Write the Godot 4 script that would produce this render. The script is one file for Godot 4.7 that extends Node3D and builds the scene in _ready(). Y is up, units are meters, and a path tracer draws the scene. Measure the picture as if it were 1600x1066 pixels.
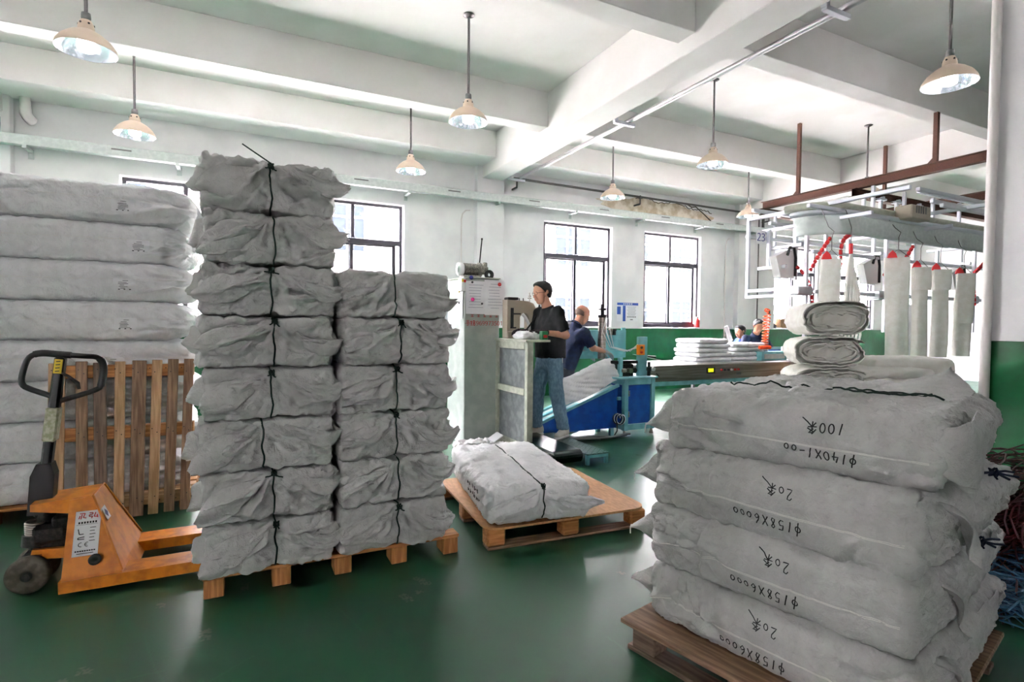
extends Node3D
# A sack factory hall. Metres; x runs along the window wall, y up, the window wall lies at z = -9.

class MB:
	var v := PackedVector3Array()
	var n := PackedVector3Array()
	var t := PackedVector2Array()
	var ix := PackedInt32Array()
	var x := Transform3D()
	func vert(p: Vector3, m: Vector3, uv := Vector2.ZERO) -> void:
		v.append(x * p); n.append((x.basis * m).normalized()); t.append(uv)
	func tri(a: Vector3, b: Vector3, c: Vector3) -> void:
		var m := (b - a).cross(c - a).normalized()
		var k := v.size()
		vert(a, m); vert(b, m); vert(c, m)
		ix.append_array([k, k + 2, k + 1])
	func quad(a: Vector3, b: Vector3, c: Vector3, d: Vector3) -> void:
		var m := (c - a).cross(d - b).normalized()
		var k := v.size()
		vert(a, m, Vector2(0, 1)); vert(b, m, Vector2(1, 1)); vert(c, m, Vector2(1, 0)); vert(d, m, Vector2(0, 0))
		ix.append_array([k, k + 2, k + 1, k, k + 3, k + 2])
	# a chamfered box, centre c, full size s, turned by r
	func box(c: Vector3, s: Vector3, bev := 0.004, r := Basis()) -> MB:
		var h := s * 0.5
		var b: float = min(bev, min(h.x, min(h.y, h.z)) * 0.45)
		var p := func(q: Vector3) -> Vector3: return c + r * q
		for ax in 3:
			var a1 := (ax + 1) % 3
			var a2 := (ax + 2) % 3
			for s0 in [-1.0, 1.0]:
				var q := []
				for k in [[-1, -1], [1, -1], [1, 1], [-1, 1]]:
					var w := Vector3()
					w[ax] = s0 * h[ax]; w[a1] = k[0] * (h[a1] - b); w[a2] = k[1] * (h[a2] - b)
					q.append(p.call(w))
				if s0 > 0: quad(q[0], q[1], q[2], q[3])
				else: quad(q[3], q[2], q[1], q[0])
			if b > 0.0001:
				for s1 in [-1.0, 1.0]:
					for s2 in [-1.0, 1.0]:
						var q := []
						for k in [[-1, 0], [1, 0], [1, 1], [-1, 1]]:
							var w := Vector3()
							w[ax] = k[0] * (h[ax] - b)
							w[a1] = s1 * (h[a1] - (b if k[1] == 1 else 0.0))
							w[a2] = s2 * (h[a2] - (b if k[1] == 0 else 0.0))
							q.append(p.call(w))
						if s1 * s2 > 0: quad(q[0], q[1], q[2], q[3])
						else: quad(q[3], q[2], q[1], q[0])
		if b > 0.0001:
			for sx in [-1.0, 1.0]:
				for sy in [-1.0, 1.0]:
					for sz in [-1.0, 1.0]:
						var g := Vector3(sx * h.x, sy * h.y, sz * h.z)
						var a: Vector3 = p.call(g - Vector3(0, sy * b, sz * b))
						var e: Vector3 = p.call(g - Vector3(sx * b, 0, sz * b))
						var f: Vector3 = p.call(g - Vector3(sx * b, sy * b, 0))
						if sx * sy * sz > 0: tri(a, e, f)
						else: tri(a, f, e)
		return self
	# a bar of section wd x ht from a to b; up gives its height direction
	func bar(a: Vector3, b: Vector3, wd: float, ht: float, bev := 0.003, up := Vector3.UP) -> MB:
		var d := b - a
		var z := d.normalized()
		var u := up - z * up.dot(z)
		if u.length() < 0.01: u = Vector3.RIGHT - z * z.x
		if u.length() < 0.01: u = Vector3.FORWARD
		u = u.normalized()
		return box((a + b) * 0.5, Vector3(wd, ht, d.length()), bev, Basis(u.cross(z), u, z))
	# a smooth grid of points; rows of equal length; wrap closes each row
	func grid(g: Array, wrap := false, flip := false) -> MB:
		var rows := g.size()
		var cols: int = g[0].size()
		var k0 := v.size()
		for i in rows:
			for j in cols:
				var du: Vector3
				var dv: Vector3
				if wrap: du = g[i][(j + 1) % cols] - g[i][(j - 1 + cols) % cols]
				else: du = g[i][min(j + 1, cols - 1)] - g[i][max(j - 1, 0)]
				dv = g[min(i + 1, rows - 1)][j] - g[max(i - 1, 0)][j]
				var m := du.cross(dv)
				if m.length_squared() < 1e-16: m = Vector3.UP
				if flip: m = -m
				vert(g[i][j], m, Vector2(float(j) / (cols - 1 if not wrap else cols), float(i) / (rows - 1)))
		var last := cols if wrap else cols - 1
		for i in rows - 1:
			for j in last:
				var a := k0 + i * cols + j
				var b := k0 + i * cols + (j + 1) % cols
				var c := a + cols
				var d := b + cols
				if flip: ix.append_array([a, b, d, a, d, c])
				else: ix.append_array([a, d, b, a, c, d])
		return self
	func fan(c: Vector3, ring: Array, flip := false) -> void:
		for i in ring.size():
			var a: Vector3 = ring[i]
			var b: Vector3 = ring[(i + 1) % ring.size()]
			if flip: tri(c, b, a)
			else: tri(c, a, b)
	# a tube along points, radius r or one per point, flattened by fl
	func tube(pts: Array, r, k := 8, closed := false, caps := true, fl := 1.0) -> MB:
		var g := []
		var m := pts.size()
		var up := Vector3.UP
		for i in m:
			var a: Vector3 = pts[(i - 1 + m) % m] if closed else pts[max(i - 1, 0)]
			var b: Vector3 = pts[(i + 1) % m] if closed else pts[min(i + 1, m - 1)]
			var d := (b - a).normalized()
			var u := up - d * up.dot(d)
			if u.length() < 0.02:
				u = Vector3.RIGHT - d * d.x
			u = u.normalized()
			up = u
			var w := d.cross(u)
			var rr: float = r[i] if r is Array else r
			var row := []
			for j in k:
				var an := TAU * j / k
				row.append(pts[i] + (u * sin(an) * fl + w * cos(an)) * rr)
			g.append(row)
		if closed: g.append(g[0])
		grid(g, true, true)
		if caps and not closed:
			fan(pts[0], g[0], true)
			fan(pts[m - 1], g[m - 1], false)
		return self
	func cyl(a: Vector3, b: Vector3, r0: float, r1 := -1.0, k := 14) -> MB:
		return tube([a, b], [r0, r0 if r1 < 0 else r1], k)
	# profile of (radius, height) turned about y
	func lathe(pf: Array, k := 20, at := Vector3.ZERO, r := Basis()) -> MB:
		var g := []
		for q in pf:
			var row := []
			for j in k:
				var an := TAU * j / k
				row.append(at + r * Vector3(cos(an) * q.x, q.y, sin(an) * q.x))
			g.append(row)
		return grid(g, true, true)
	# polygon in the xy plane (counter-clockwise), from z0 to z1
	func prism(pg: Array, z0: float, z1: float, r := Transform3D()) -> MB:
		var p2 := PackedVector2Array(pg)
		var tr := Geometry2D.triangulate_polygon(p2)
		for i in range(0, tr.size(), 3):
			var q := [p2[tr[i]], p2[tr[i + 1]], p2[tr[i + 2]]]
			if (q[1] - q[0]).cross(q[2] - q[0]) < 0: q.reverse()
			tri(r * Vector3(q[0].x, q[0].y, z1), r * Vector3(q[1].x, q[1].y, z1), r * Vector3(q[2].x, q[2].y, z1))
			tri(r * Vector3(q[2].x, q[2].y, z0), r * Vector3(q[1].x, q[1].y, z0), r * Vector3(q[0].x, q[0].y, z0))
		for i in p2.size():
			var a := p2[i]
			var b := p2[(i + 1) % p2.size()]
			quad(r * Vector3(a.x, a.y, z0), r * Vector3(b.x, b.y, z0), r * Vector3(b.x, b.y, z1), r * Vector3(a.x, a.y, z1))
		return self
	func mesh() -> ArrayMesh:
		var a := []
		a.resize(Mesh.ARRAY_MAX)
		a[Mesh.ARRAY_VERTEX] = v; a[Mesh.ARRAY_NORMAL] = n; a[Mesh.ARRAY_TEX_UV] = t; a[Mesh.ARRAY_INDEX] = ix
		var m := ArrayMesh.new()
		m.add_surface_from_arrays(Mesh.PRIMITIVE_TRIANGLES, a)
		return m

var M := {}
var rng := RandomNumberGenerator.new()
var nz := FastNoiseLite.new()
var taken := {}

func mb() -> MB: return MB.new()
func P(u: float, y: float, w: float) -> Vector3: return Vector3(u, y, -w)
func R(lo: float, hi: float) -> float: return rng.randf_range(lo, hi)

func numbered(s: String) -> String:
	if not taken.has(s):
		taken[s] = 0
		return s
	taken[s] += 1
	return "%s_%03d" % [s, taken[s]]

func part(called: String, m, material: Material, parent: Node, label := "") -> MeshInstance3D:
	var o := MeshInstance3D.new()
	o.name = called
	o.mesh = m.mesh() if m is MB else m
	o.material_override = material
	if label: o.set_meta("label", label)
	parent.add_child(o, true)
	return o

func thing(called: String, label: String, category: String, group := "", at := Vector3.ZERO, turn := 0.0, kind := "") -> Node3D:
	var o := Node3D.new()
	o.name = numbered(called)
	add_child(o)
	o.position = at
	o.rotation.y = turn
	tag(o, label, category, group, kind)
	return o

func tag(o: Node, label: String, category: String, group := "", kind := "") -> void:
	o.set_meta("label", label)
	o.set_meta("category", category)
	if group: o.set_meta("group", group)
	if kind: o.set_meta("kind", kind)

func single(called: String, m, material: Material, label: String, category: String, group := "", at := Vector3.ZERO, kind := "") -> MeshInstance3D:
	var o := part(numbered(called), m, material, self)
	o.position = at
	tag(o, label, category, group, kind)
	return o

func struct(called: String, m, material: Material, label: String, category := "") -> MeshInstance3D:
	var o := part(called, m, material, self)
	o.set_meta("kind", "structure")
	o.set_meta("label", label)
	if category: o.set_meta("category", category)
	return o

func copy(o: Node3D, label: String, at: Vector3, turn := 0.0) -> Node3D:
	var c: Node3D = o.duplicate()
	c.name = numbered(String(o.name).rstrip("0123456789").trim_suffix("_"))
	add_child(c)
	c.position = at
	c.rotation.y = turn
	c.set_meta("label", label)
	return c

# ---------------------------------------------------------------- materials
func noise_tex(freq: float, c0: Color, c1: Color, size := 512, oct := 4, p0 := 0.3, p1 := 0.7, type := FastNoiseLite.TYPE_SIMPLEX_SMOOTH, sd := 1) -> NoiseTexture2D:
	var f := FastNoiseLite.new()
	f.noise_type = type
	f.frequency = freq
	f.fractal_octaves = oct
	f.seed = sd
	var g := Gradient.new()
	g.offsets = PackedFloat32Array([p0, p1])
	g.colors = PackedColorArray([c0, c1])
	var tx := NoiseTexture2D.new()
	tx.width = size; tx.height = size
	tx.seamless = true
	tx.noise = f
	tx.color_ramp = g
	return tx

func bump_tex(freq: float, strength: float, size := 512, oct := 3, type := FastNoiseLite.TYPE_SIMPLEX_SMOOTH, sd := 3) -> NoiseTexture2D:
	var f := FastNoiseLite.new()
	f.noise_type = type
	f.frequency = freq
	f.fractal_octaves = oct
	f.seed = sd
	var tx := NoiseTexture2D.new()
	tx.width = size; tx.height = size
	tx.seamless = true
	tx.noise = f
	tx.as_normal_map = true
	tx.bump_strength = strength
	return tx

func mat(c: Color, rough := 0.6, metal := 0.0) -> StandardMaterial3D:
	var m := StandardMaterial3D.new()
	m.albedo_color = c
	m.roughness = rough
	m.metallic = metal
	return m

func tri_mat(tex: Texture2D, scale: Vector3, rough := 0.6, metal := 0.0, tint := Color.WHITE, nrm: Texture2D = null, nscale := 0.5, world := false) -> StandardMaterial3D:
	var m := mat(tint, rough, metal)
	m.albedo_texture = tex
	m.uv1_triplanar = true
	m.uv1_world_triplanar = world
	m.uv1_scale = scale
	if nrm:
		m.normal_enabled = true
		m.normal_texture = nrm
		m.normal_scale = nscale
	return m

func materials() -> void:
	var plaster := bump_tex(0.03, 2.0, 512, 4)
	M.wall = tri_mat(noise_tex(0.006, Color(0.90, 0.90, 0.905), Color(0.94, 0.94, 0.94), 512, 5), Vector3.ONE * 0.35, 0.75, 0.0, Color.WHITE, plaster, 0.12, true)
	M.ceil = tri_mat(noise_tex(0.006, Color(0.915, 0.91, 0.90), Color(0.94, 0.935, 0.93), 512, 5), Vector3.ONE * 0.3, 0.85, 0.0, Color.WHITE, plaster, 0.12, true)
	M.wainscot = tri_mat(noise_tex(0.02, Color(0.01, 0.345, 0.17), Color(0.015, 0.38, 0.20), 512, 4), Vector3.ONE * 0.5, 0.38, 0.0, Color.WHITE, plaster, 0.15, true)
	M.patch = tri_mat(noise_tex(0.012, Color(0.74, 0.68, 0.58), Color(0.88, 0.85, 0.79), 512, 5), Vector3.ONE * 0.6, 0.9, 0.0, Color.WHITE, plaster, 0.3, true)
	M.frame = mat(Color(0.27, 0.26, 0.29), 0.4, 0.3)
	M.glass = mat(Color(0.9, 0.95, 0.95, 0.014), 0.02)
	M.glass.transparency = BaseMaterial3D.TRANSPARENCY_ALPHA
	M.galv = tri_mat(noise_tex(0.03, Color(0.74, 0.775, 0.765), Color(0.79, 0.82, 0.81), 512, 3, 0.3, 0.7, FastNoiseLite.TYPE_CELLULAR), Vector3.ONE * 1.2, 0.4, 0.25)
	M.alu = mat(Color(0.80, 0.81, 0.84), 0.38, 0.5)
	M.steel = tri_mat(noise_tex(0.02, Color(0.55, 0.52, 0.49), Color(0.66, 0.63, 0.60), 256, 3), Vector3(0.2, 6, 6), 0.28, 0.9)
	M.pipe = mat(Color(0.80, 0.79, 0.80), 0.3, 0.6)
	M.dark = mat(Color(0.10, 0.10, 0.11), 0.5)
	M.black = mat(Color(0.035, 0.035, 0.04), 0.45)
	M.blackmetal = mat(Color(0.045, 0.045, 0.05), 0.3, 0.3)
	M.grey = mat(Color(0.42, 0.42, 0.42), 0.5)
	M.pvc = mat(Color(0.90, 0.88, 0.87), 0.4)
	M.white = mat(Color(0.9, 0.9, 0.9), 0.5)
	M.rust = tri_mat(noise_tex(0.06, Color(0.27, 0.165, 0.125), Color(0.36, 0.22, 0.155), 512, 5), Vector3.ONE * 2.0, 0.8, 0.1, Color.WHITE, bump_tex(0.05, 3.0), 0.3)
	M.shade = mat(Color(0.78, 0.71, 0.63), 0.4)
	M.reflector = mat(Color(0.92, 0.93, 0.95), 0.16, 0.9)
	M.bulb = mat(Color(1, 1, 1), 0.3)
	M.bulb.emission_enabled = true
	M.bulb.emission = Color(0.94, 0.97, 1.0)
	M.bulb.emission_energy_multiplier = 4.0
	M.rod = mat(Color(0.36, 0.35, 0.35), 0.45, 0.4)
	M.ext = mat(Color(0.66, 0.66, 0.65), 0.9)
	M.extglass = mat(Color(0.05, 0.065, 0.08), 0.3)
	M.extglass.metallic_specular = 0.1
	M.extground = mat(Color(0.76, 0.75, 0.735), 0.9)
	M.crack = mat(Color(0.30, 0.26, 0.22), 0.9)
	floor_material()

func floor_material() -> void:
	# green epoxy with worn paint chips, scuffs and fine scratches; 10 m x 10 m per tile
	var S := 1024
	var a := FastNoiseLite.new(); a.seed = 5; a.frequency = 0.011; a.fractal_octaves = 4
	var b := FastNoiseLite.new(); b.seed = 9; b.frequency = 0.06; b.fractal_octaves = 3
	var c := FastNoiseLite.new(); c.seed = 14; c.frequency = 0.004; c.fractal_octaves = 1
	var px := PackedFloat32Array(); px.resize(S * S * 3)
	var ro := PackedByteArray(); ro.resize(S * S)
	for y in S:
		for x in S:
			var n0 := a.get_noise_2d(x, y)
			var n1 := b.get_noise_2d(x, y)
			var n2 := c.get_noise_2d(x, y)
			var g := Vector3(0.014, 0.068, 0.031) * (1.0 + 0.16 * n0 + 0.12 * n1)
			g = g.lerp(Vector3(0.024, 0.082, 0.042), 0.3 + 0.3 * n2)
			var rr := clampf(0.31 + 0.05 * n0 + 0.03 * n1, 0.285, 0.4)
			var k := y * S + x
			px[k * 3] = g.x; px[k * 3 + 1] = g.y; px[k * 3 + 2] = g.z
			ro[k] = int(255.0 * clampf(rr, 0.05, 1))
	# scratches
	rng.seed = 77
	for i in 150:
		var p := Vector2(R(0, S), R(0, S))
		var d := Vector2.from_angle(R(0, TAU))
		var len := R(8, 70)
		for q in int(len):
			p += d
			d = d.rotated(R(-0.03, 0.03))
			var xi := posmod(int(p.x), S)
			var yi := posmod(int(p.y), S)
			var k := yi * S + xi
			for ch in 3: px[k * 3 + ch] = px[k * 3 + ch] * 1.25 + 0.004
			ro[k] = mini(255, ro[k] + 20)
	# streaks and flakes of bare concrete
	for i in 70:
		var p := Vector2(R(0, S), R(0, S))
		var d := Vector2.from_angle(R(0.9, 1.4))
		for q in int(R(1, 9)):
			p += d * R(0.8, 2.4) + Vector2(R(-1, 1), R(-1, 1))
			for yy in range(-2, 3):
				for xx in range(-2, 3):
					if R(0, 1) < 0.4:
						var k := posmod(int(p.y) + yy, S) * S + posmod(int(p.x) + xx, S)
						px[k * 3] = 0.16; px[k * 3 + 1] = 0.18; px[k * 3 + 2] = 0.14
						ro[k] = 190
	var m := mat(Color.WHITE, 1.0)
	m.albedo_texture = ImageTexture.create_from_image(Image.create_from_data(S, S, false, Image.FORMAT_RGBF, px.to_byte_array()))
	m.roughness_texture = ImageTexture.create_from_image(Image.create_from_data(S, S, false, Image.FORMAT_L8, ro))
	m.roughness_texture_channel = BaseMaterial3D.TEXTURE_CHANNEL_RED
	m.uv1_triplanar = true
	m.uv1_world_triplanar = true
	m.uv1_scale = Vector3.ONE * 0.125
	m.uv1_offset = Vector3(0.45, 0, 0)
	M.floor = m

func _ready() -> void:
	var cam := Camera3D.new()
	cam.name = "camera"
	cam.fov = 64.44
	cam.near = 0.05
	cam.far = 400.0
	var yaw := deg_to_rad(26.25)
	var pitch := deg_to_rad(-1.74)
	var roll := deg_to_rad(0.52)
	var fw := P(sin(yaw) * cos(pitch), sin(pitch), cos(yaw) * cos(pitch))
	var rt := P(cos(yaw), 0, -sin(yaw))
	var up := rt.cross(fw)
	cam.transform = Transform3D(Basis(rt * cos(roll) + up * sin(roll), up * cos(roll) - rt * sin(roll), -fw), Vector3(0, 1.36, 0))
	add_child(cam)
	cam.current = true
	var env := Environment.new()
	env.tonemap_mode = Environment.TONE_MAPPER_LINEAR
	env.tonemap_exposure = 3.0
	env.background_mode = Environment.BG_SKY
	var sm := ProceduralSkyMaterial.new()
	sm.sky_top_color = Color(0.97, 0.945, 0.985)
	sm.sky_horizon_color = Color(1.0, 0.97, 0.985)
	sm.ground_horizon_color = Color(0.85, 0.84, 0.82)
	sm.ground_bottom_color = Color(0.6, 0.6, 0.58)
	sm.sky_energy_multiplier = SKY
	sm.ground_energy_multiplier = SKY
	sm.sun_angle_max = 0.0
	var sky := Sky.new()
	sky.sky_material = sm
	env.sky = sky
	env.sdfgi_enabled = true
	env.ssao_enabled = true
	env.ssil_enabled = true
	var we := WorldEnvironment.new()
	we.environment = env
	add_child(we)
	var sun := DirectionalLight3D.new()
	sun.name = "sun"
	sun.light_energy = SUN
	sun.light_color = Color(1.0, 0.94, 0.925)
	sun.light_angular_distance = 0.6
	sun.shadow_enabled = true
	sun.sky_mode = DirectionalLight3D.SKY_MODE_LIGHT_ONLY
	add_child(sun)
	sun.look_at_from_position(P(7.5, 10.0, -3.5), Vector3.ZERO)
	rng.seed = 1
	nz.noise_type = FastNoiseLite.TYPE_SIMPLEX_SMOOTH
	nz.fractal_octaves = 3
	nz.frequency = 1.0
	materials()
	shell()
	lamps()
	stack_materials()
	bundle_stack()
	long_bales()
	leaning_pallet()
	pallet_jack()
	middle_bale()
	right_stack()
	workers()
	machine_materials()
	sewing_station()
	cutter()
	long_table()
	wall_things()
	rack()
	packing_table()
	wires()

const SKY := 6.0
const SUN := 6.0
const LAMP := 0.035
const W := 9.0
const CEIL := 4.57

# a wall in the xy plane with rectangular openings [x0, x1, y0, y1], thickness th behind z = 0
func holed(m: MB, x0: float, x1: float, y0: float, y1: float, holes: Array, z: float, th: float, dir: float) -> void:
	var xs := [x0, x1]
	for h in holes: xs.append_array([h[0], h[1]])
	xs.sort()
	for i in xs.size() - 1:
		var a: float = xs[i]
		var b: float = xs[i + 1]
		if b - a < 0.001: continue
		var mid := (a + b) * 0.5
		var segs := [[y0, y1]]
		for h in holes:
			if mid > h[0] and mid < h[1]:
				var out := []
				for s in segs:
					if h[2] > s[0]: out.append([s[0], minf(h[2], s[1])])
					if h[3] < s[1]: out.append([maxf(h[3], s[0]), s[1]])
				segs = out
		for s in segs:
			if s[1] - s[0] > 0.001:
				m.box(Vector3(mid, (s[0] + s[1]) * 0.5, z + dir * th * 0.5), Vector3(b - a, s[1] - s[0], th), 0.0)

func window(n: int, x0: float, x1: float, z: float, facing: float, label: String) -> void:
	# aluminium slider: two fixed lights above the transom, two sliding sashes below
	var o := Node3D.new()
	o.name = "window_%d" % n
	add_child(o)
	o.set_meta("kind", "structure")
	o.set_meta("label", label)
	o.set_meta("category", "window")
	var y0 := 1.335
	var y1 := 3.33
	var ty := 2.70
	var w := x1 - x0
	o.position = Vector3(x0, 0, z)
	if facing < 0:
		o.rotation.y = PI
		o.position.x = x1
	var f := mb()
	f.box(Vector3(w / 2, y0 + 0.035, 0), Vector3(w, 0.08, 0.09), 0.004)
	f.box(Vector3(w / 2, y1 - 0.025, 0), Vector3(w, 0.05, 0.09), 0.004)
	f.box(Vector3(0.025, (y0 + y1) / 2, 0), Vector3(0.05, y1 - y0, 0.088), 0.004)
	f.box(Vector3(w - 0.025, (y0 + y1) / 2, 0), Vector3(0.05, y1 - y0, 0.088), 0.004)
	part("window_frame", f, M.frame, o)
	part("transom", mb().box(Vector3(w / 2, ty, 0.003), Vector3(w - 0.1, 0.085, 0.09), 0.004), M.frame, o)
	part("mullion", mb().box(Vector3(w * 0.48, (ty + y1) / 2, 0), Vector3(0.06, y1 - ty - 0.1, 0.07), 0.004), M.frame, o)
	for s in 2:
		var a: float = 0.05 if s == 0 else w * 0.45
		var b: float = w * 0.48 if s == 0 else w - 0.05 - (0.06 if n % 2 == 0 else 0.05)
		var zz: float = -0.018 if s == 0 else 0.018
		var sash := mb()
		var lo := y0 + 0.07
		var hi := ty - 0.035
		for q in [[a, a + 0.06], [b - 0.06, b]]: sash.box(Vector3((q[0] + q[1]) / 2, (lo + hi) / 2, zz), Vector3(0.06, hi - lo, 0.03), 0.003)
		for q in [[lo, lo + 0.045], [hi - 0.035, hi]]: sash.box(Vector3((a + b) / 2, (q[0] + q[1]) / 2, zz), Vector3(b - a - 0.12, q[1] - q[0], 0.03), 0.003)
		var sh := part("sash", sash, M.frame, o)
		part("pane", mb().box(Vector3((a + b) / 2, (lo + hi) / 2, zz), Vector3(b - a - 0.07, hi - lo - 0.07, 0.005), 0.0), M.glass, sh)
	for s in 2:
		var a: float = 0.05 if s == 0 else w * 0.48 + 0.022
		var b: float = w * 0.48 - 0.022 if s == 0 else w - 0.05
		part("pane", mb().box(Vector3((a + b) / 2, (ty + y1) / 2 + 0.005, 0), Vector3(b - a, y1 - ty - 0.085, 0.005), 0.0), M.glass, o)

func shell() -> void:
	var X0 := -9.1
	var X1 := 17.0
	var ZF := 8.0   # wall behind the camera
	struct("floor", mb().box(Vector3((X0 + X1) / 2, -0.1, (ZF - W) / 2), Vector3(X1 - X0 + 0.5, 0.2, ZF + W + 0.5), 0.0), M.floor, "glossy dark green painted floor with worn chips and scratches", "floor")
	var wins := [[-1.50, 0.06], [0.82, 2.385], [5.11, 6.665], [7.53, 9.085], [11.545, 13.10], [13.96, 15.52], [-7.9, -6.35], [-5.5, -3.95]]
	var holes := []
	for q in wins: holes.append([q[0] - 0.02, q[1] + 0.02, 1.325, 3.345])
	var wb := mb()
	holed(wb, X0, X1, 0.0, CEIL, holes, -W, 0.26, -1.0)
	var back := struct("wall_back", wb, M.wall, "white plastered window wall with green wainscot and pillars", "wall")
	var band := mb()
	holed(band, X0, X1, 0.0, 1.30, [], -W, 0.004, 1.0)
	part("wainscot", band, M.wainscot, back, "green painted lower band of the wall")
	for px in [-2.87, 3.93, 10.4]:
		part("pillar", mb().box(Vector3(px, CEIL / 2, -W + 0.06), Vector3(0.52, CEIL, 0.14), 0.006), M.wall, back)
		part("wainscot", mb().box(Vector3(px, 0.65, -W + 0.062), Vector3(0.526, 1.3, 0.145), 0.006), M.wainscot, back)
	var names := ["aluminium window behind the tall stack of long white bales", "aluminium window behind the bundles on the pallet jack", "aluminium window between pillar and blue notice", "aluminium window right of the blue notice with red extinguisher", "aluminium window behind the worker at the orange air hose", "aluminium window behind the hanging white bags", "aluminium window beyond the left pillar", "aluminium window beyond the left pillar"]
	for i in wins.size(): window(i + 1, wins[i][0], wins[i][1], -W - 0.10, 1.0, names[i])
	# wall behind the camera, with the same windows
	var fh := []
	var fw := []
	for c in [-5.7]:
		for s in [-1.25, 1.25]: fw.append([c + s - 0.78, c + s + 0.78])
	for q in fw: fh.append([q[0] - 0.02, q[1] + 0.02, 1.325, 3.345])
	var wf := mb()
	holed(wf, X0, X1, 0.0, CEIL, fh, ZF, 0.26, 1.0)
	struct("wall_front", wf, M.wall, "white plastered wall opposite the window wall", "wall")
	for i in fw.size(): window(20 + i, fw[i][0], fw[i][1], ZF + 0.10, -1.0, "aluminium window in the wall opposite")
	for s in 2:
		var xx: float = X0 - 0.13 if s == 0 else X1 + 0.13
		struct("wall_left" if s == 0 else "wall_right", mb().box(Vector3(xx, CEIL / 2, (ZF - W) / 2), Vector3(0.26, CEIL, ZF + W + 0.5), 0.0), M.wall, "white plastered end wall", "wall")
	# concrete ceiling with beams
	var cl := struct("ceiling", mb().box(Vector3((X0 + X1) / 2, CEIL + 0.1, (ZF - W) / 2), Vector3(X1 - X0 + 0.5, 0.2, ZF + W + 0.5), 0.0), M.ceil, "white painted concrete ceiling with deep crossing beams", "ceiling")
	for px in [-2.87, 3.965, 10.4]:
		part("main_beam", mb().box(Vector3(px, (3.94 + CEIL) / 2, (ZF - W) / 2), Vector3(0.39, CEIL - 3.94, ZF + W), 0.008), M.ceil, cl)
	for pw in [6.70, 3.96, 1.22, -1.52, -4.26, -6.99]:
		for bay in [[X0, -3.065], [-2.675, 3.77], [4.16, 10.205], [10.595, X1]]:
			part("cross_beam", mb().box(P((bay[0] + bay[1]) / 2, (4.09 + CEIL) / 2, pw), Vector3(bay[1] - bay[0], CEIL - 4.09, 0.23), 0.006), M.ceil, cl)
	for bay in [[X0, -3.065], [-2.675, 3.77], [4.16, 10.205], [10.595, X1]]:
		part("wall_beam", mb().box(P((bay[0] + bay[1]) / 2, (4.15 + CEIL) / 2, 8.65), Vector3(bay[1] - bay[0], CEIL - 4.15, 0.69), 0.006), M.ceil, cl)
	# partition on the right
	var pw := struct("wall_partition", mb().box(P(6.14, CEIL / 2, 2.02), Vector3(1.5, CEIL, 0.42), 0.01), M.wall, "free-standing white wall stub with green lower half", "wall")
	part("wainscot", mb().box(P(6.14, 0.635, 2.02), Vector3(1.508, 1.27, 0.428), 0.01), M.wainscot, pw)
	single("drain_pipe", mb().cyl(P(5.345, 0.0, 2.22), P(5.345, CEIL, 2.22), 0.034, -1.0, 16), M.pvc, "white plastic drain pipe at the corner of the green wall stub", "pipe")
	outside()

func outside() -> void:
	struct("ground_outside", mb().box(P(4, -0.75, 5), Vector3(160, 0.2, 150), 0.0), M.extground, "pale concrete yard outside the windows", "ground")
	for sd in 2: building(sd)

func building(sd: int) -> void:
	var b := thing("factory_building", "pale multi-storey building seen through the windows" if sd == 0 else "unseen pale building added behind the camera to soften the sky light", "building", "", P(0, -0.65, 27) if sd == 0 else P(8, -0.65, -22), 0.0 if sd == 0 else PI)  # the second one is unseen, added to block direct sky at the rear windows
	part("wall", mb().box(Vector3(8, 6.5, -5), Vector3(70, 13, 10), 0.02), M.ext, b)
	for fl in 3:
		var y := 1.9 + fl * 4.1
		part("ledge", mb().box(Vector3(8, y + 3.0, 0.15), Vector3(70, 0.25, 0.5), 0.02), M.ext, b)
		for k in 13:
			var xx := -18.0 + k * 4.4
			var wn := part("window", mb().box(Vector3(xx, y + 0.6, 0.02), Vector3(2.5, 2.3, 0.1), 0.01), M.extglass, b)
			var fr := mb()
			for q in [-1.25, -0.42, 0.42, 1.25]: fr.box(Vector3(xx + q, y + 0.6, 0.06), Vector3(0.09, 2.3, 0.1), 0.0)
			for q in [-1.15, 0.5, 1.15]: fr.box(Vector3(xx, y + 0.6 + q, 0.06), Vector3(2.5, 0.09, 0.1), 0.0)
			part("window_frame", fr, M.ext, wn)

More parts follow.
